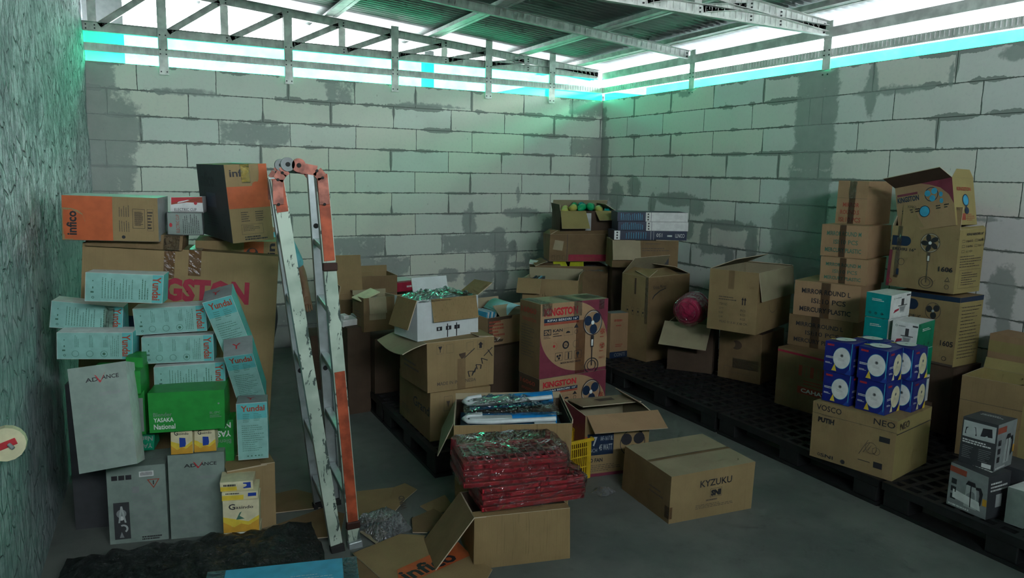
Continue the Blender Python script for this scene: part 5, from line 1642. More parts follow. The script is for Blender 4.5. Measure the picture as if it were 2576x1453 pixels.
def pr(b):
    b.rect('L', 0, 0, 1, 1, MAR); b.rect('F', 0, .0, .04, .66, ORA); b.rect('F', .04, .35, .44, .70, NAVY)
    b.text('F', .07, .50, .19, .65, '17', STEEL, bold=.03); b.text('F', .07, .40, .19, .46, 'INCH', STEEL); b.text('F', .24, .58, .43, .65, 'IAF-1617 BL', STEEL); b.text('F', .22, .42, .42, .52, '45 WATT', STEEL, bold=.01)
    b.text('F', .04, .235, .28, .30, 'TO FAN', INK, bold=.03)
    b.disc('F', .74, .50, .078, INK, r0=.074); b.blades('F', .74, .50, .082, INK, 3, 1, 20); b.rect('F', 0, 0, 1, .05, MAR); b.lines('F', .06, .08, .6, .2, 4, INKB, 3, .3)


opened('fan_carton', 'fan17', {'*': K1}, KG, 'open fan carton marked 17 inch 45 watt, pinkish flap folded out over its front', 'box', None, pr,
       [dict(side='F', L=.13, ang=118, m_in=K4, m_out=K1, u0=.02, u1=1.12, twist=.05), dict(side='B', L=.22, ang=-84, m_out=K3, m_in=K3, u0=0, u1=.95,
             prints=lambda mb, P: mb.add([P(.3, .25, 0, .001), P(.62, .3, 0, .001), P(.60, .6, 0, .001), P(.32, .55, 0, .001)], [(0, 1, 2, 3)], INKB)),
        dict(side='R', L=.07, ang=-50, m_in=KG)], warp=.006)
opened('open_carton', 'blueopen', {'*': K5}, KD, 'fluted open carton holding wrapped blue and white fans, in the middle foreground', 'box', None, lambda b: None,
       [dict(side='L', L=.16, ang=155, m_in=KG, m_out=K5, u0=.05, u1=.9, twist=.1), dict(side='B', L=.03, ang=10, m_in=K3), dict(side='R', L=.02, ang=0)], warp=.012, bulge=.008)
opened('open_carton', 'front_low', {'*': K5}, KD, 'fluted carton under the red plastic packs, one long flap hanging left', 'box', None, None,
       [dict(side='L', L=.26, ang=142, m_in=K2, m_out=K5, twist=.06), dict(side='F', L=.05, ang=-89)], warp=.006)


def pr(b):
    b.lines('T', .2, .60, .45, .72, 2, LBL, 3, .4); b.lines('T', .55, .55, .85, .72, 3, WHT, 4, .15)


closed('blue_box', 'bluebottom', {'*': LBL}, 'glossy bright blue box at the bottom edge of the photo, under the black plastic sheet', 'box', None, pr, [(CTAPE, [('T', .0, .0, .12, 1), ('T', .90, 0, 1, 1)])])
closed('support_carton', None, {'*': KD}, 'dark carton hidden low beneath the glossy blue box', 'box', None, None, t=like(BOXES['bluebottom'], dz=-BOXES['bluebottom'][2], h=BOXES['bluebottom'][2] - .002, w=.44))
closed('support_carton', None, {'*': CHAR}, 'dark carton in the shade behind the upright grey boxes', 'box', None, None, t=BX(-4.99, -3.16, .0, -12, .26, .22, .68))

# ------------------------------------------------------------------ plastic pallets
def pallet(s0, s1, n0, n1, label):
    L, W = s1 - s0, n1 - n0
    M = MR @ Matrix.Translation(((s0 + s1) / 2, (n0 + n1) / 2, 0))
    root = empty('plastic_pallet', M)
    mb = MB(); zt_, zb = .1395, .112
    for k in range(2):
        y = (-W / 2, W / 2 - .03)[k]; mb.box((-L / 2, y, .10), (L / 2, y + .03, zt_), BPL)
        x = (-L / 2, L / 2 - .03)[k]; mb.box((x, -W / 2 + .03, .10), (x + .03, W / 2 - .03, zt_), BPL)
    nx = int(L / .085); ny = int(W / .085)
    for i in range(1, nx): x = -L / 2 + L * i / nx; mb.box((x - .014, -W / 2 + .03, zb), (x + .014, W / 2 - .03, zt_ - .001), BPL)
    for i in range(1, ny): y = -W / 2 + W * i / ny; mb.box((-L / 2 + .03, y - .014, zb + .004), (L / 2 - .03, y + .014, zt_ - .002), BPL)
    mb.build('deck', root, Matrix())
    for i in range(3):
        y = (-W / 2, -.06, W / 2 - .12)[i]
        q = MB(); q.box((-L / 2, y, 0), (L / 2, y + .12, .018), BPL); q.build('runner', root, Matrix())
        for j in range(3):
            x = (-L / 2 + .01, -.07, L / 2 - .15)[j]
            q = MB(); q.box((x, y + .004, .018), (x + .14, y + .116, .10), BPL); q.build('foot', root, Matrix(), .006)
    tag(root, label, 'pallet', 'black plastic pallets')


for a, b, lb in ((.10, 1.22, 'black plastic pallet in the far corner, along the right wall'), (1.24, 2.40, 'black plastic pallet along the right wall, second from the corner'),
                 (2.42, 3.60, 'black plastic pallet along the right wall, under the big open carton'), (3.62, 4.80, 'black plastic pallet under the navy lamp boxes and their carton'),
                 (4.82, 6.0, 'black plastic pallet under the kettle boxes at the right edge')):
    pallet(a, b, .14, 1.39, lb)
for a, b, lb in ((.2, 1.37, 'black plastic pallet against the far wall, right of the ladder'), (1.39, 2.57, 'black plastic pallet in the aisle row, beside the ladder'), (2.59, 3.56, 'black plastic pallet under the carton with marker scrawl')):
    pallet(a, b, 2.16, 3.31, lb)

# ------------------------------------------------------------------ folding ladder
PW = mat_plain('scuffed greenish white paint', (0.56, 0.66, 0.56), 0.45, 0.1, 0.4, 0.1, 30)


def mat_scuff():
    t = NT('chipped white ladder paint'); v = t.obj()
    n = t.noise(t.mapv(v, (1, 1, .35)), 26, 4, 0.7, 0.6)
    n2 = t.noise(v, 7, 3)
    c = t.mix(t.step(n2, .4, .65), (0.34, 0.43, 0.35), (0.50, 0.60, 0.50))
    c = t.mix(t.step(n, 0.56, 0.60), c, (0.06, 0.09, 0.08))
    return t.end(t.bsdf(c, 0.45, 0.1, 0.4))


SCF = mat_scuff(); LOR = mat_plain('faded orange ladder paint', (0.42, 0.085, 0.035), 0.5, 0.1, 0.4, 0.2, 20); ALU = mat_plain('dull aluminium', (0.42, 0.48, 0.48), 0.4, 0.6)
LPK = mat_plain('worn salmon hinge paint', (0.40, 0.14, 0.10), 0.5, 0.2, 0.4, 0.25, 25); RUB = mat_plain('black rubber', (0.02, 0.02, 0.02), 0.8)
root = empty('folding_ladder', Matrix.Translation((-4.16, -3.73, 0)))
O = Vector((-4.16, -3.73, 0))


def seg(a, b, z):
    t = (z - a[2]) / (b[2] - a[2]); return Vector(a).lerp(Vector(b), t)


stiles = dict(ln=((-4.140, -3.96, 0), (-4.352, -3.96, 1.60)), lf=((-4.100, -3.50, 0), (-4.275, -3.50, 1.60)), rn=((-4.062, -3.96, 0), (-4.178, -3.96, 1.62)), rf=((-4.025, -3.50, 0), (-4.100, -3.50, 1.62)))
for k, (a, b) in stiles.items():
    a = Vector(a); b = Vector(b)
    mb = MB(); p, q = seg(a, b, .03) - O, b - O
    d = (q - p).normalized(); sx = Vector((1, 0, 0)); sx = (sx - d * sx.dot(d)).normalized()
    m = SCF if k in ('ln', 'rn') else ALU
    # C profile: broad face towards the camera, lips behind
    fy = -1 if k[1] == 'n' else 1
    wd = .052
    M = Matrix((sx, Vector((0, 1, 0)), d)).transposed().to_4x4(); M.translation = p; L = (q - p).length
    mb.box((-wd / 2, -.0015, 0), (wd / 2, .0015, L), m, M)
    mb.box((-wd / 2, -.0015, 0), (-wd / 2 + .003, .026 * (-fy) if fy < 0 else -.026, L), m, M) if False else None
    y1 = .026 if fy < 0 else -.026
    mb.box((-wd / 2, min(0, y1), 0), (-wd / 2 + .003, max(0, y1), L), ALU, M); mb.box((wd / 2 - .003, min(0, y1), 0), (wd / 2, max(0, y1), L), m, M)
    st = mb.build('stile', root, Matrix())
    q = MB(); q.box((-wd / 2 - .004, -.018, -.035), (wd / 2 + .004, .018, .0), ALU if k == 'rn' else RUB, M); q.build('foot_cap', root, Matrix(), .004)
    for zz in (1.38, .70) if k[1] == 'f' else ():
        c = seg(a, b, zz) - O; q = MB(); q.tube([c + Vector((0, -.004, 0)), c + Vector((0, -.0025, 0))], .012, RUB, 14); q.build('bolt_hole', st)
plates = [('ln', 1.47, 1.60, LOR), ('rn', 1.27, 1.62, LOR), ('rn', .11, .80, LOR)]
for k, z0, z1, m in plates:
    a, b = stiles[k]; mb = MB(); mb.bar(seg(a, b, z0) - O + Vector((0, -.004, 0)), seg(a, b, z1) - O + Vector((0, -.004, 0)), .044, .004, m, up=(0, 1, 0)); mb.build('orange_strip', root, Matrix())
for k, z0 in (('rn', 1.25), ('rn', .11)):
    a, b = stiles[k]; c = seg(a, b, z0) - O; mb = MB(); mb.box((c.x - .030, -.23 - .012, c.z - .022), (c.x + .030, -.23 + .010, c.z + .012), mat_plain('rusty joint', (.05, .025, .02), .6, .5)); mb.build('joint_clamp', root, Matrix(), .004)
for (kn, kf), zs in ((('rn', 'rf'), (1.31, 1.045, .765, .49, .21)), (('ln', 'lf'), (1.34, 1.06, .79, .45, .16))):
    for z in zs:
        A = seg(*stiles[kn], z) - O; B = seg(*stiles[kf], z) - O
        mb = MB(); mb.box((0, 0, 0), (0, 0, 0), ALU) if False else None
        mb.bar(A + Vector((0, .004, 0)), B + Vector((0, -.004, 0)), .034, .026, ALU); mb.build('rung', root, Matrix(), .004)
for yy, nm in ((-3.972, 0), (-3.49, 1)):
    dx = 0 if nm == 0 else .075
    mb = MB(); P = lambda x, z: Vector((x + dx * (1 if nm else 0), yy, z)) - O
    LA_ = [(-4.352, 1.50), (-4.352, 1.595), (-4.335, 1.622), (-4.318, 1.635)]
    RA_ = [(-4.172, 1.50), (-4.178, 1.605), (-4.20, 1.632), (-4.277, 1.645)]
    for arm in (LA_, RA_):
        for (a, b) in zip(arm[:-1], arm[1:]): mb.bar(P(*a), P(*b), .040, .006, LPK, up=(0, 1, 0))
        for (x, z) in arm[:3]: c = P(x, z); mb.tube([c + Vector((0, -.006, 0)), c + Vector((0, -.002, 0))], .006, RUB, 8)
    mb.build('hinge_arm', root, Matrix())
    for (x, z, m) in ((-4.314, 1.655, GREY), (-4.272, 1.652, LPK)):
        q = MB(); c = P(x, z); q.tube([c + Vector((0, -.010, 0)), c + Vector((0, .006, 0))], .027, m, 26); q.tube([c + Vector((0, -.014, 0)), c + Vector((0, -.009, 0))], .009, RUB, 12); q.build('hinge_disc', root, Matrix())
mb = MB(); mb.bar(Vector((-4.27, -3.97, 1.63)) - O, Vector((-4.20, -3.5, 1.63)) - O, .03, .02, RUB); mb.build('hinge_bar', root, Matrix())
tag(root, 'folded white and orange painted ladder standing beside the left pile', 'ladder')


# ------------------------------------------------------------------ person behind the ladder
def skin_obj(name, verts, edges, radii, mat, parent=None, sub=2):
    me = bpy.data.meshes.new(name); me.from_pydata(verts, edges, []); me.materials.append(mat)
    o = bpy.data.objects.new(name, me); C.objects.link(o)
    sk = o.modifiers.new('skin', 'SKIN'); sk.use_smooth_shade = True
    if not me.skin_vertices: me.skin_vertices.new()
    for i, r in enumerate(radii):
        me.skin_vertices[0].data[i].radius = r if isinstance(r, tuple) else (r, r); me.skin_vertices[0].data[i].use_root = (i == 0)
    ss = o.modifiers.new('sub', 'SUBSURF'); ss.levels = sub; ss.render_levels = sub
    if parent: o.parent = parent
    return o


SKN = mat_plain('tan skin', (0.36, 0.20, 0.12), 0.55); SHIRT = mat_plain('light blue shirt', (0.20, 0.54, 0.64), 0.85, 0, .2, .12, 12); TRS = mat_plain('dark trousers', (0.05, 0.05, 0.055), 0.9); HAIR = mat_plain('black hair', (0.015, 0.013, 0.012), 0.6)
PO = Vector((-3.75, -.5, 0)); root = empty('person', Matrix.Translation(PO))
V = []; E = []; Rr = []


def pv(x, y, z, r, par=None):
    V.append((x - PO.x, y - PO.y, z)); Rr.append(r)
    if par is not None: E.append((par, len(V) - 1))
    return len(V) - 1


# bending forward with the knees flexed, facing left
pel = pv(-3.86, -.42, .72, (.14, .11)); wa = pv(-3.80, -.46, .85, (.125, .10), pel); ch = pv(-3.74, -.50, .99, (.15, .11), wa); ut = pv(-3.74, -.52, 1.09, (.10, .09), ch)
nk = pv(-3.78, -.55, 1.16, .052, ut); jaw = pv(-3.82, -.59, 1.225, (.062, .07), nk); hd = pv(-3.83, -.60, 1.30, (.076, .09), jaw); tp = pv(-3.83, -.59, 1.37, .055, hd)
for sgn, sh, el, wr, hn in ((1, (-3.60, -.53, 1.045), (-3.475, -.55, .775), (-3.455, -.64, .60), (-3.46, -.68, .53)), (-1, (-3.88, -.55, 1.04), (-3.97, -.60, .82), (-3.90, -.76, .70), (-3.87, -.82, .65))):
    a = pv(*sh, .062, ut); b = pv((sh[0] + el[0]) / 2, (sh[1] + el[1]) / 2, (sh[2] + el[2]) / 2, .050, a); c = pv(*el, .042, b); d = pv(*wr, .028, c); e = pv(*hn, (.036, .017), d)
    D = (Vector(hn) - Vector(wr)).normalized(); S = D.cross(Vector((0, 1, 0))).normalized()
    for k, (off, L) in enumerate(((-.027, .062), (-.009, .074), (.009, .070), (.027, .055))):
        q = Vector(hn) + S * off * 1.1 + D * .02; f1 = pv(*q, .0105, e); q2 = q + D * L * .55 + Vector((0, -.006, 0)); f2 = pv(*q2, .009, f1); q3 = q2 + (D + Vector((0, -.5, 0))).normalized() * L * .45; pv(*q3, .0075, f2)
    q = Vector(wr).lerp(Vector(hn), .6) - S * .034; t1 = pv(*q, .012, d); q2 = q + (D - S * .6).normalized() * .035; pv(*q2, .0095, t1)
legs = (((-3.79, -.42, .66), (-3.76, -.62, .42), (-3.78, -.47, .10)), ((-3.95, -.42, .66), (-3.97, -.60, .42), (-3.95, -.46, .10)))
for a_, k_, f_ in legs:
    a = pv(*a_, .088, pel); b = pv(*k_, .060, a); c = pv(*[k_[i] * .45 + f_[i] * .55 for i in range(3)], .052, b); pv(*f_, .036, c)
skin_obj('body', V, E, Rr, SKN, root)
sv = lambda *a: [(x - PO.x, y - PO.y, z) for x, y, z in a]
skin_obj('shirt', sv((-3.86, -.42, .70), (-3.80, -.46, .85), (-3.74, -.50, .99), (-3.74, -.52, 1.095), (-3.60, -.53, 1.04), (-3.54, -.54, .91), (-3.485, -.55, .795), (-3.88, -.55, 1.035), (-3.93, -.575, .93), (-3.965, -.598, .835), (-3.77, -.54, 1.14)),
         [(0, 1), (1, 2), (2, 3), (3, 4), (4, 5), (5, 6), (3, 7), (7, 8), (8, 9), (3, 10)], [(.155, .125), (.14, .115), (.165, .125), (.115, .10), .082, .070, .064, .078, .066, .058, .06], SHIRT, root)
tv = [(-3.86, -.42, .74)]; te = []; tr_ = [(.15, .12)]
for a_, k_, f_ in legs:
    i0 = len(tv); tv += [a_, k_, tuple(k_[i] * .45 + f_[i] * .55 for i in range(3)), (f_[0], f_[1], .12)]; te += [(0, i0), (i0, i0 + 1), (i0 + 1, i0 + 2), (i0 + 2, i0 + 3)]; tr_ += [.10, .076, .068, .062]
skin_obj('trousers', sv(*tv), te, tr_, TRS, root)
for a_, k_, f_ in legs:
    skin_obj('shoe', sv((f_[0], f_[1] + .02, .045), (f_[0], f_[1] - .06, .040), (f_[0], f_[1] - .16, .032)), [(0, 1), (1, 2)], [(.045, .042), (.046, .036), (.038, .028)], RUB, root)
skin_obj('hair', sv((-3.825, -.575, 1.28), (-3.83, -.575, 1.35), (-3.83, -.59, 1.395)), [(0, 1), (1, 2)], [.075, .082, .05], HAIR, root)
HC = Vector((-3.83, -.60, 1.30)) - Vector((PO.x, PO.y, 0))
mb = MB()
for sx_ in (-.028, .028):
    c = HC + Vector((sx_, -.085, .005)); mb.tube([c, c + Vector((0, -.006, 0))], .010, WHT, 10); mb.tube([c + Vector((0, -.006, 0)), c + Vector((0, -.008, 0))], .005, INK, 8)
mb.build('eyes', root)
mb = MB(); c = HC + Vector((0, -.085, -.02)); mb.tube([c + Vector((0, .01, .03)), c + Vector((0, -.014, -.002)), c + Vector((0, .006, -.01))], [.008, .013, .008], SKN, 8); mb.build('nose', root)
mb = MB(); mb.tube([c + Vector((-.022, .012, -.042)), c + Vector((0, -.002, -.044)), c + Vector((.022, .012, -.042))], [.003, .006, .003], INKR, 8); mb.build('mouth', root)
for sx_ in (-.078, .078):
    mb = MB(); e_ = HC + Vector((sx_, .005, -.005)); mb.tube([e_ + Vector((0, 0, -.028)), e_ + Vector((.006 * (1 if sx_ > 0 else -1), 0, 0)), e_ + Vector((0, 0, .028))], [.007, .014, .008], SKN, 8); mb.build('ear', root)
tag(root, 'person in a light blue shirt bending behind the ladder, arm hanging down', 'person')


# ------------------------------------------------------------------ soft and crumpled things
def crumple(name, M, sx, sy, h, m, label, cat, seed=0, n=26, amp=.02, dome=1.0, edge=.0, group=None, stuff=None, rag=.25, freq=14, extra=None):
    """lumpy sheet draped over its own dome, ragged outline"""
    mb = MB(); vs = []
    for j in range(n + 1):
        for i in range(n + 1):
            a, b = 2 * i / n - 1, 2 * j / n - 1
            # square to rounded outline
            r = max(abs(a), abs(b)); ang = math.atan2(b, a)
            rr = 1 + rag * mnoise.noise(Vector((math.cos(ang) * 2, math.sin(ang) * 2, seed)))
            x, y = a * sx / 2 * rr, b * sy / 2 * rr
            d = max(0, 1 - r ** 2.4) * dome
            q = Vector((x * freq, y * freq, seed * 3.1))
            nz = mnoise.noise(q) * .6 + mnoise.noise(q * 2.3) * .4
            z = edge + h * d + amp * (abs(nz) * 1.4) * (0.35 + min(1, 3 * (1 - r)) * .65)
            if extra: z += extra(x, y)
            vs.append((x + .3 * amp * nz, y + .3 * amp * mnoise.noise(q + Vector((5, 5, 5))), max(z, .002)))
    fs = [(j * (n + 1) + i, j * (n + 1) + i + 1, (j + 1) * (n + 1) + i + 1, (j + 1) * (n + 1) + i) for j in range(n) for i in range(n)]
    mb.add(vs, fs, m, True)
    o = mb.build(name); o.matrix_world = M
    tag(o, label, cat, group)
    return o


def part_at(o, root):
    o.parent = root; o.matrix_parent_inverse = Matrix(); return o


def TM4(x, y, z, yaw=0, pit=0, rol=0): return Matrix.Translation((x, y, z)) @ Matrix.Rotation(R(yaw), 4, 'Z') @ Matrix.Rotation(R(pit), 4, 'X') @ Matrix.Rotation(R(rol), 4, 'Y')


def mat_blacksheet():
    t = NT('black plastic sheet'); v = t.obj()
    n1 = t.noise(v, 30, 4, .6, 1.5); n2 = t.noise(v, 85, 3, .6, 1)
    return t.end(t.bsdf((0.012, 0.016, 0.016), 0.22, 0, 0.6, t.bump(t.m('ADD', n1, t.m('MULTIPLY', n2, .5)), 1.0, .02)))


BLK = mat_blacksheet()
crumple('black_plastic_sheet', TM4(-4.72, -4.08, .0, -6), .98, .84, .085, BLK, 'crumpled black plastic sheet at bottom left, in front of the upright grey boxes', 'plastic sheet', 3, 60, .05, 1, .035, rag=.06, freq=9)
crumple('clear_plastic_bag', TM4(-3.90, -3.86, .004, 15), .20, .20, .085, BAG, 'crumpled clear plastic bag on the floor, right of the ladder foot', 'bag', 5, 30, .03, 1, 0, rag=.2, freq=16)
crumple('crumpled_film', TM4(-2.74, -3.99, .002, 10), .11, .07, .025, BAG, 'small scrap of crumpled film on the floor left of the KYZUKU carton', 'film', 8, 18, .02, 1, 0, freq=30)
crumple('wrapping_film', TM4(-3.27, -3.04, .925, 9), .40, .25, .035, FILM, 'shiny clear film heaped in the white open carton', 'film', 11, 36, .035, 1, 0, rag=.1, freq=16)
crumple('wrapped_goods', TM4(-3.27, -3.04, .905, 9), .37, .22, .035, mat_plain('pale wrapped goods', (.35, .46, .42), .5), 'pale goods under the shiny film in the white open carton', 'goods', 12, 20, .012, 1, 0, rag=.05)

# torn cardboard on the floor
def sheet(label, pts, z, m, prints=None, name='cardboard_piece', th=.004, warp=.006, yaw=0):
    """flat board with a cut outline (world x,y) and real thickness"""
    cx = sum(p[0] for p in pts) / len(pts); cy = sum(p[1] for p in pts) / len(pts)
    P = [(x - cx, y - cy) for x, y in pts]; n = len(P); mb = MB()
    hz = lambda x, y: z + warp * (.5 + mnoise.noise(Vector((x * 5 + cx, y * 5 + cy, 0))))
    top = [(x, y, hz(x, y) + th) for x, y in P]; bot = [(x, y, hz(x, y)) for x, y in P]
    mb.add([(0, 0, hz(0, 0) + th)] + top, [(0, i + 1, (i + 1) % n + 1) for i in range(n)], m)
    mb.add([(0, 0, hz(0, 0))] + bot, [(0, (i + 1) % n + 1, i + 1) for i in range(n)], m)
    mb.add(top + bot, [(i, n + i, n + (i + 1) % n, (i + 1) % n) for i in range(n)], EDGE)
    if prints: prints(mb, cx, cy, z + warp + th + .001)
    o = mb.build(name); o.location = (cx, cy, 0); tag(o, label, 'cardboard', 'torn cardboard on the floor'); return o


def floor_text(mb, x, y, z, L, H, ang, st, m, bold=0):
    vs, fs, asp = text_geo(st, bold); c, s = math.cos(R(ang)), math.sin(R(ang))
    mb.add([(x + (a * L) * c - (b * H) * s, y + (a * L) * s + (b * H) * c, z) for a, b in vs], fs, m)


sheet('torn tan board with perforated edge, behind the clear bag', [(-3.90, -3.41), (-3.70, -3.46), (-3.63, -3.43), (-3.60, -3.53), (-3.70, -3.62), (-3.86, -3.80), (-3.98, -3.78)], .001, K1,
      lambda mb, cx, cy, z: floor_text(mb, .035, -.16, z, .16, .03, 75, 'WIND', INKB, .03))
sheet('small torn board with a pointed corner, right of the clear bag', [(-3.66, -3.72), (-3.50, -3.66), (-3.52, -3.83), (-3.64, -3.84)], .001, K1)
sheet('dark torn board beside the long flap in the foreground', [(-3.75, -3.84), (-3.62, -3.80), (-3.58, -3.95), (-3.68, -4.04), (-3.80, -3.98)], .009, K2)
sheet('pale board scrap just behind the ladder foot', [(-4.01, -3.86), (-3.92, -3.82), (-3.90, -3.93), (-3.98, -4.00)], .008, K3)
sheet('brown board lying flat on the floor left of the ladder', [(-4.40, -3.28), (-4.16, -3.25), (-4.06, -3.40), (-4.10, -3.52), (-4.36, -3.47)], .001, K2)
sheet('wide dusty board on the floor under the ladder foot', [(-4.33, -3.62), (-4.09, -3.55), (-4.02, -3.66), (-4.10, -3.86), (-4.34, -3.80)], .009, K2)
sheet('pale flap of board at the foot of the plain brown carton', [(-4.43, -3.66), (-4.33, -3.64), (-4.34, -3.80), (-4.44, -3.76)], .020, K3)


def pr(mb, cx, cy, z):
    mb.add([(x - cx, y - cy, z - .0006) for x, y in ((-4.02, -4.40), (-3.66, -4.30), (-3.66, -4.17), (-3.98, -4.27))], [(0, 1, 2, 3)], ORA)
    floor_text(mb, -3.97 - cx, -4.375 - cy, z, .26, .085, 15, 'infico', INK, .03)
    for k, (x, y) in enumerate(((-3.78, -4.07), (-3.64, -4.30))):
        mb.add([(x - cx + a, y - cy + b, z) for a, b in ((0, 0), (.08, -.07), (.12, -.02), (.04, .05))], [(0, 1, 2, 3)], CHAR)


sheet('flattened kraft and orange carton on the floor, left of the fluted carton', [(-4.10, -4.05), (-3.86, -3.98), (-3.68, -4.10), (-3.63, -4.44), (-3.80, -4.62), (-4.02, -4.52)], .016, K1, pr, name='flattened_carton')
sheet('brown board flap on the floor at the bottom edge, half under the black sheet', [(-4.20, -4.12), (-4.02, -4.06), (-3.98, -4.30), (-4.12, -4.40)], .008, K2)

# ------------------------------------------------------------------ red plastic racks in film
RP = mat_plain('dark red plastic', (0.42, 0.018, 0.032), 0.35, 0, 0.5, .08, 20)


def rack_pack(M, W, D, n, label, film_h):
    root = empty('red_rack_pack', M)
    for k in range(n):
        mb = MB(); z = .027 * k; x0 = random.uniform(-.006, .006)
        for y in (-D / 2, D / 2 - .02): mb.box((-W / 2 + x0, y, z), (W / 2 + x0, y + .02, z + .019), RP)
        for x in (-W / 2 + x0, W / 2 - .02 + x0): mb.box((x, -D / 2 + .02, z), (x + .02, D / 2 - .02, z + .021), RP)
        if k == n - 1:
            for i in range(1, 13): x = -W / 2 + W * i / 13; mb.box((x - .005 + x0, -D / 2 + .02, z + .008), (x + .005 + x0, D / 2 - .02, z + .017), RP)
            for i in range(1, 5): y = -D / 2 + D * i / 5; mb.box((-W / 2 + .02 + x0, y - .004, z + .007), (W / 2 - .02 + x0, y + .004, z + .016), RP)
            for sx_ in (-1, 1):
                mb.tube([(sx_ * (W / 2 - .01) + x0, D / 2 - .012, z), (sx_ * (W / 2 - .01) + x0, D / 2 - .012, z + .05)], .013, RP, 10)
        mb.build('rack', root, Matrix(), .002)
    # film: closed crumpled skin around the racks
    mb = MB(); H = .027 * n + film_h; seg_ = 40; rows = 14; vs = []
    for j in range(rows + 1):
        t = j / rows
        for i in range(seg_):
            a = 2 * PI * i / seg_; c, s = math.cos(a), math.sin(a); k = 1 / max(abs(c), abs(s)) ** .85
            if t < .55: rr = 1.0; z = H * (t / .55)
            else: rr = 1 - (t - .55) / .45; z = H
            x = c * k * (W / 2 + .012) * rr; y = s * k * (D / 2 + .012) * rr
            nz = mnoise.noise(Vector((x * 22, y * 22, z * 30))); x += .008 * nz; y += .008 * mnoise.noise(Vector((x * 20 + 9, y * 20, z * 25)))
            sag = -film_h * .9 * (1 - rr) * (1 - .3 * nz) if t >= .55 else 0
            vs.append((x, y, max(-.0005, z + sag + .006 * nz * (t > .1))))
    fs = [(j * seg_ + i, j * seg_ + (i + 1) % seg_, (j + 1) * seg_ + (i + 1) % seg_, (j + 1) * seg_ + i) for j in range(rows) for i in range(seg_)]
    mb.add(vs, fs, FILM, True); mb.build('clear_wrap', root, Matrix())
    tag(root, label, 'plastic rack', 'film wrapped red racks'); return root


rack_pack(TM4(-3.385, -4.295, .238, -9), .47, .20, 4, 'film wrapped pack of dark red plastic racks, the lower one, jutting out right', .006)
rack_pack(TM4(-3.47, -4.27, .352, -10, 3, 1.5), .46, .23, 4, 'film wrapped pack of dark red plastic racks, the upper one with a hollow top', .035)

# ------------------------------------------------------------------ yellow crate
YC = mat_plain('yellow crate plastic', (0.62, 0.42, 0.02), 0.45, 0, .4, .1, 20)
root = empty('yellow_crate', TM4(-2.83, -3.70, 0, 2)); W, D, H = .27, .20, .232
for nm, (a, b) in dict(rim_f=((-W / 2 - .01, -D / 2 - .01, H - .018), (W / 2 + .01, -D / 2 + .004, H)), rim_b=((-W / 2 - .01, D / 2 - .004, H - .018), (W / 2 + .01, D / 2 + .01, H)), rim_l=((-W / 2 - .01, -D / 2 + .004, H - .018), (-W / 2 + .004, D / 2 - .004, H)), rim_r=((W / 2 - .004, -D / 2 + .004, H - .018), (W / 2 + .01, D / 2 - .004, H))).items():
    mb = MB(); mb.box(a, b, YC); mb.build('rim', root, Matrix(), .003)
for sx_, sy_ in ((1, 1), (1, -1), (-1, 1), (-1, -1)):
    mb = MB(); mb.box((sx_ * (W / 2 - .013) - .012, sy_ * (D / 2 - .013) - .012, 0), (sx_ * (W / 2 - .013) + .012, sy_ * (D / 2 - .013) + .012, H - .018), YC); mb.build('corner_post', root, Matrix(), .003)
for side in range(4):
    mb = MB(); L = W if side < 2 else D; k = -L / 2 + .03
    while k < L / 2 - .026:
        if side < 2: y = (-D / 2 + .002) * (1 if side == 0 else -1); mb.box((k, y - .002, .012), (k + .005, y + .002, H - .018), YC)
        else: x = (-W / 2 + .002) * (1 if side == 2 else -1); mb.box((x - .002, k, .012), (x + .002, k + .005, H - .018), YC)
        k += .013
    for z in (.07, .13, .18):
        if side < 2: mb.box((-W / 2 + .02, y - .0015, z), (W / 2 - .02, y + .0015, z + .006), YC)
        else: mb.box((x - .0015, -D / 2 + .02, z), (x + .0015, D / 2 - .02, z + .006), YC)
    mb.build('lattice_side', root, Matrix())
mb = MB(); mb.box((-W / 2 + .014, -D / 2 + .014, .002), (W / 2 - .014, D / 2 - .014, .012), YC); mb.build('base', root, Matrix())
tag(root, 'yellow slatted plastic crate half hidden between the open cartons in front', 'crate')

# ------------------------------------------------------------------ pink bucket in film
PINK = mat_plain('hot pink plastic', (0.68, 0.025, 0.12), 0.4, 0, .4, .05)
ax = Vector((.88, .45, .10)).normalized(); c0 = Vector((-1.155, -2.80, .645))
root = empty('pink_bucket', Matrix.Translation(c0))
mb = MB(); mb.tube([Vector((0, 0, 0)), ax * .006, ax * .02, ax * .16], [.088, .098, .100, .110], PINK, 36)
mb.build('bucket_body', root, Matrix())
mb = MB(); mb.tube([ax * -.004, ax * .001], [.070, .074], PINK, 32); mb.tube([ax * .158, ax * .172], [.119, .119], PINK, 36); mb.build('rim_ring', root, Matrix())
mb = MB(); n_ = 20; pts = []; rr_ = []
for i in range(n_ + 1):
    t = i / n_; pts.append(ax * (-.025 + .20 * t)); rr_.append(.03 + .082 * min(1, math.sin(min(1, t * 6) * PI / 2)) + .008 * t + .003 * math.sin(i * 2.1))
mb.tube(pts, rr_, FILM, 32)
o = mb.build('clear_wrap', root, Matrix())
for v_ in o.data.vertices: v_.co += Vector((1, 1, 1)) * .008 * mnoise.noise(v_.co * 30)
tag(root, 'hot pink plastic bucket in clear film, lying on a carton beside the big open carton', 'bucket')

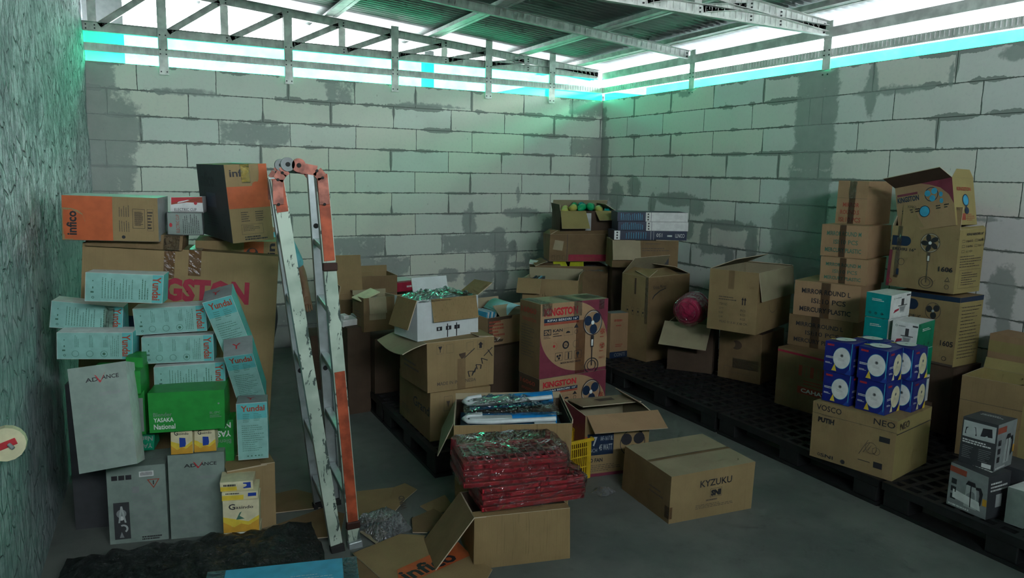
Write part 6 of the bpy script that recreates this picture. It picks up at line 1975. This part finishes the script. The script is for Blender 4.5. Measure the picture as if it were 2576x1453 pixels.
# ------------------------------------------------------------------ blue and white fans in the fluted carton
FW = mat_plain('white fan plastic', (0.62, 0.70, 0.70), 0.35); FB = mat_plain('blue fan plastic', (0.01, 0.20, 0.50), 0.3)
t_ = BOXES['blueopen']; M0 = M_of(t_)
def wrapped(lb, y, z, tilt, flip):
    root = empty('wrapped_blue_stand', M0 @ Matrix.Translation((0.0, y, z)) @ Matrix.Rotation(R(tilt), 4, 'Y'))
    mb = MB(); mb.tube([(-.20, 0, 0), (.21, 0, .004)], .034, FB, 18); mb.build('blue_roll', root, Matrix())
    mb = MB(); P = [(-.14, -.02, .040), (-.205, -.03, .036), (-.225, -.055, .030), (-.205, -.085, .026), (-.10, -.09, .024), (.20, -.075, .030)]
    mb.tube(P, [.011] * 6, FW, 10); mb.build('white_frame', root, Matrix())
    mb = MB(); mb.box((-.20, -.072, .020), (.0, -.012, .034), FW); mb.build('white_panel', root, Matrix(), .006)
    tag(root, lb, 'household item', 'wrapped blue and white stands'); return root


wrapped('film wrapped blue and white plastic stand, the higher one in the fluted open carton', .09, .53, -4, 0)
wrapped('film wrapped blue and white plastic stand, the lower front one in the fluted open carton', -.07, .485, -1, 1)
mb = MB(); mb.box((.10, -.165, .40), (.20, -.13, .50), WHT)
o = mb.build('instruction_leaflet'); o.matrix_world = M0; tag(o, 'white leaflet in the right corner of the fluted open carton', 'leaflet')
crumple('wrapping_film', M0 @ TM4(0, .01, .53), .45, .27, .035, FILM, 'clear film over the blue and white stands in the fluted open carton', 'film', 21, 34, .03, 1, 0, rag=.05, freq=16)
t2 = MB(); t2.box((-t_[6] / 2 + .02, -t_[7] / 2 + .02, .01), (t_[6] / 2 - .02, t_[7] / 2 - .02, .445), mat_plain('dark blue packed goods', (.01, .06, .12), .5)); o = t2.build('packed_goods'); o.matrix_world = M0; tag(o, 'dark blue packed goods filling the bottom of the fluted open carton', 'goods')

# ------------------------------------------------------------------ small packs in the corner carton
t_ = BOXES['bottlebox']; M0 = M_of(t_)
cols = [mat_plain('green wrapper', (.01, .40, .16), .3), mat_plain('teal wrapper', (.0, .30, .28), .3), mat_plain('yellow wrapper', (.55, .50, .12), .3), mat_plain('salmon wrapper', (.55, .25, .18), .4), mat_plain('light green wrapper', (.16, .50, .22), .3)]
nm = ['green', 'teal', 'yellow', 'salmon', 'light green']
rnd = random.Random(4); ords = [2, 2, 3, 2, 4, 0, 0, 1, 4, 0, 1, 0, 2, 4, 0, 1]
mb = MB(); mb.box((-t_[6] / 2 + .02, -t_[7] / 2 + .02, .008), (t_[6] / 2 - .02, t_[7] / 2 - .02, .155), cols[1]); o = mb.build('packed_goods'); o.matrix_world = M0; tag(o, 'layer of packs filling the far corner carton under the loose ones', 'goods')
for k, ci in enumerate(ords):
    x = -t_[6] / 2 + .06 + (t_[6] - .12) * k / (len(ords) - 1); y = -.07 + .09 * (k % 3); z = .185 + .04 * math.sin(PI * k / (len(ords) - 1)) + .012 * (k % 2)
    mb = MB(); L = .06; mb.tube([(-L, 0, 0), (-L * .8, 0, 0), (-L * .4, 0, .0), (L * .4, 0, 0), (L * .8, 0, 0), (L, 0, 0)], [.003, .022, .034, .034, .022, .003], cols[ci], 12)
    o = mb.build('snack_pack'); o.matrix_world = M0 @ TM4(x, y, z, rnd.uniform(30, 110), 0, rnd.uniform(-20, 20))
    tag(o, 'small %s wrapped pack in the open carton in the far corner' % nm[ci], 'pack', 'small %s packs heaped in the corner carton' % nm[ci])

# papers and plastic in the shallow carton
t_ = BOXES['yellowbox']; M0 = M_of(t_); YP = mat_plain('yellow paper', (.52, .56, .03), .6)
for k, (x, y, lb) in enumerate(((-.10, -.06, 'folded yellow sheet, left one in the shallow carton of papers'), (.06, -.04, 'folded yellow sheet, right one in the shallow carton of papers'))):
    mb = MB(); mb.add([(-.07, -.06, 0), (.07, -.06, .0), (.06, .06, .05), (-.06, .06, .05), (-.07, -.06, .004), (.07, -.06, .004), (.06, .06, .054), (-.06, .06, .054)], [(0, 1, 2, 3), (7, 6, 5, 4), (0, 4, 5, 1), (1, 5, 6, 2), (2, 6, 7, 3), (3, 7, 4, 0)], YP)
    o = mb.build('yellow_sheet'); o.matrix_world = M0 @ TM4(x, y - .07, .33, 10 - 25 * k, 20); tag(o, lb, 'paper', 'yellow sheets')
mb = MB(); mb.box((-.13, -.06, 0), (.13, .06, .012), WHT); mb.lines = None; o = mb.build('paper_stack'); o.matrix_world = M0 @ TM4(-.24, -.02, .355, -12, 8, 6); tag(o, 'white printed papers at the left of the shallow carton in the corner', 'paper')
crumple('grey_plastic_bag', M0 @ TM4(.20, -.12, .31, 0), .22, .16, .04, BAG, 'greyish plastic bag bulging out of the shallow carton in the corner', 'bag', 31, 18, .03, 1, 0)
# books / slats in the small open carton
t_ = BOXES['frontopen']; M0 = M_of(t_)
for k in range(4):
    mb = MB(); mb.box((-.007, -.11, 0), (.007, .11, .185), (NAVY, CHAR, LBL, NAVY)[k]); o = mb.build('slim_packet', None, None, .002); o.matrix_world = M0 @ TM4(-.17 + .022 * k, -.04, .008, 0, 0, 6)
    tag(o, 'slim dark blue packet standing in the small open carton behind the printed fan carton', 'packet', 'slim packets in the small open carton')

# envelope and contents of the small carton
t_ = BOXES['smallopen']; M0 = M_of(t_)
mb = MB(); mb.box((-.085, -.05, 0), (.085, .05, .010), CRM); o = mb.build('padded_envelope', None, None, .004); o.matrix_world = M0 @ TM4(-.045, .0, .232, 18, 10, -16); tag(o, 'cream padded envelope sticking out of the small open carton', 'envelope')
for k, (m, n2) in enumerate(((BLUE, 'blue'), (WHT, 'white'))):
    mb = MB(); mb.box((-.05, -.03, 0), (.05, .03, .05), m); o = mb.build('small_packet', None, None, .002); o.matrix_world = M0 @ TM4(.02 + .05 * k, .02, .155 - .02 * k, 20); tag(o, 'small %s packet beside the envelope in the small open carton' % n2, 'packet')
mb = MB(); mb.box((-.09, -.07, .008), (.09, .07, .14), KD); o = mb.build('packed_goods'); o.matrix_world = M0; tag(o, 'goods filling the bottom of the small open carton with the envelope', 'goods')

# blue folders and paper in the torn carton
t_ = BOXES['newsbox']; M0 = M_of(t_)
for k in range(6):
    mb = MB(); mb.box((-.0025, -.08, 0), (.0025, .08, .19), (LBL, WHT)[k % 2]); o = mb.build('folder'); o.matrix_world = M0 @ TM4(-.145 + .012 * k, 0, .012, 0, 0, 8 + k)
    tag(o, '%s folder standing in the torn open carton' % ('blue', 'white')[k % 2], 'folder', '%s folders in the torn open carton' % ('blue', 'white')[k % 2])
mb = MB(); vs = []
for i in range(13):
    a = PI * i / 12; x = -.10 + .20 * i / 12; z = .05 * math.sin(a); vs += [(x, -.12, z), (x, .10, z + .02)]
mb.add(vs, [(2 * i, 2 * i + 2, 2 * i + 3, 2 * i + 1) for i in range(12)], mat_plain('pale cyan paper', (.30, .62, .64), .6), True)
o = mb.build('curled_paper'); sd = o.modifiers.new('solid', 'SOLIDIFY'); sd.thickness = .003; o.matrix_world = M0 @ TM4(.07, -.02, .185, 8); tag(o, 'curled pale cyan paper lying across the torn open carton', 'paper')

# white foam insert and dark cartons by the ladder
mb = MB(); mb.box((-.09, -.05, 0), (.09, .05, .05), WHT); mb.box((-.07, -.03, .05), (-.03, .03, .075), WHT); mb.box((.02, -.04, .05), (.07, .04, .065), GRY)
o = mb.build('foam_insert', None, None, .01); o.matrix_world = TM4(-3.50, -2.05, .60, 15, 8); tag(o, 'white moulded foam insert lying right of the ladder, beside the envelope carton', 'foam packing')
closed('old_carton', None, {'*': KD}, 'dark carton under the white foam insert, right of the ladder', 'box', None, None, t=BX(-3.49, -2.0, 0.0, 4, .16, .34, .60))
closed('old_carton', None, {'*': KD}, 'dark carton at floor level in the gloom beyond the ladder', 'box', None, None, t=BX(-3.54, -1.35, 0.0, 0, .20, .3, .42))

# round winder on the left wall
root = empty('cord_winder', TM4(-5.262, -4.25, .772, 0))
mb = MB(); mb.tube([(0, 0, 0), (0, -.004, 0), (0, -.03, 0)], [.050, .056, .054], CRM, 16, smooth=False); mb.build('disc', root, Matrix())
mb = MB(); mb.bar((-.02, -.032, -.006), (.028, -.032, .010), .022, .004, RED, up=(0, 1, 0)); mb.build('slot', root, Matrix(), .002)
mb = MB(); mb.tube([(.008, -.034, .002), (.020, -.045, -.010)], .006, GREY, 8); mb.build('plug', root, Matrix())
tag(root, 'off-white round winder with a red slot, hanging on the left wall', 'winder')
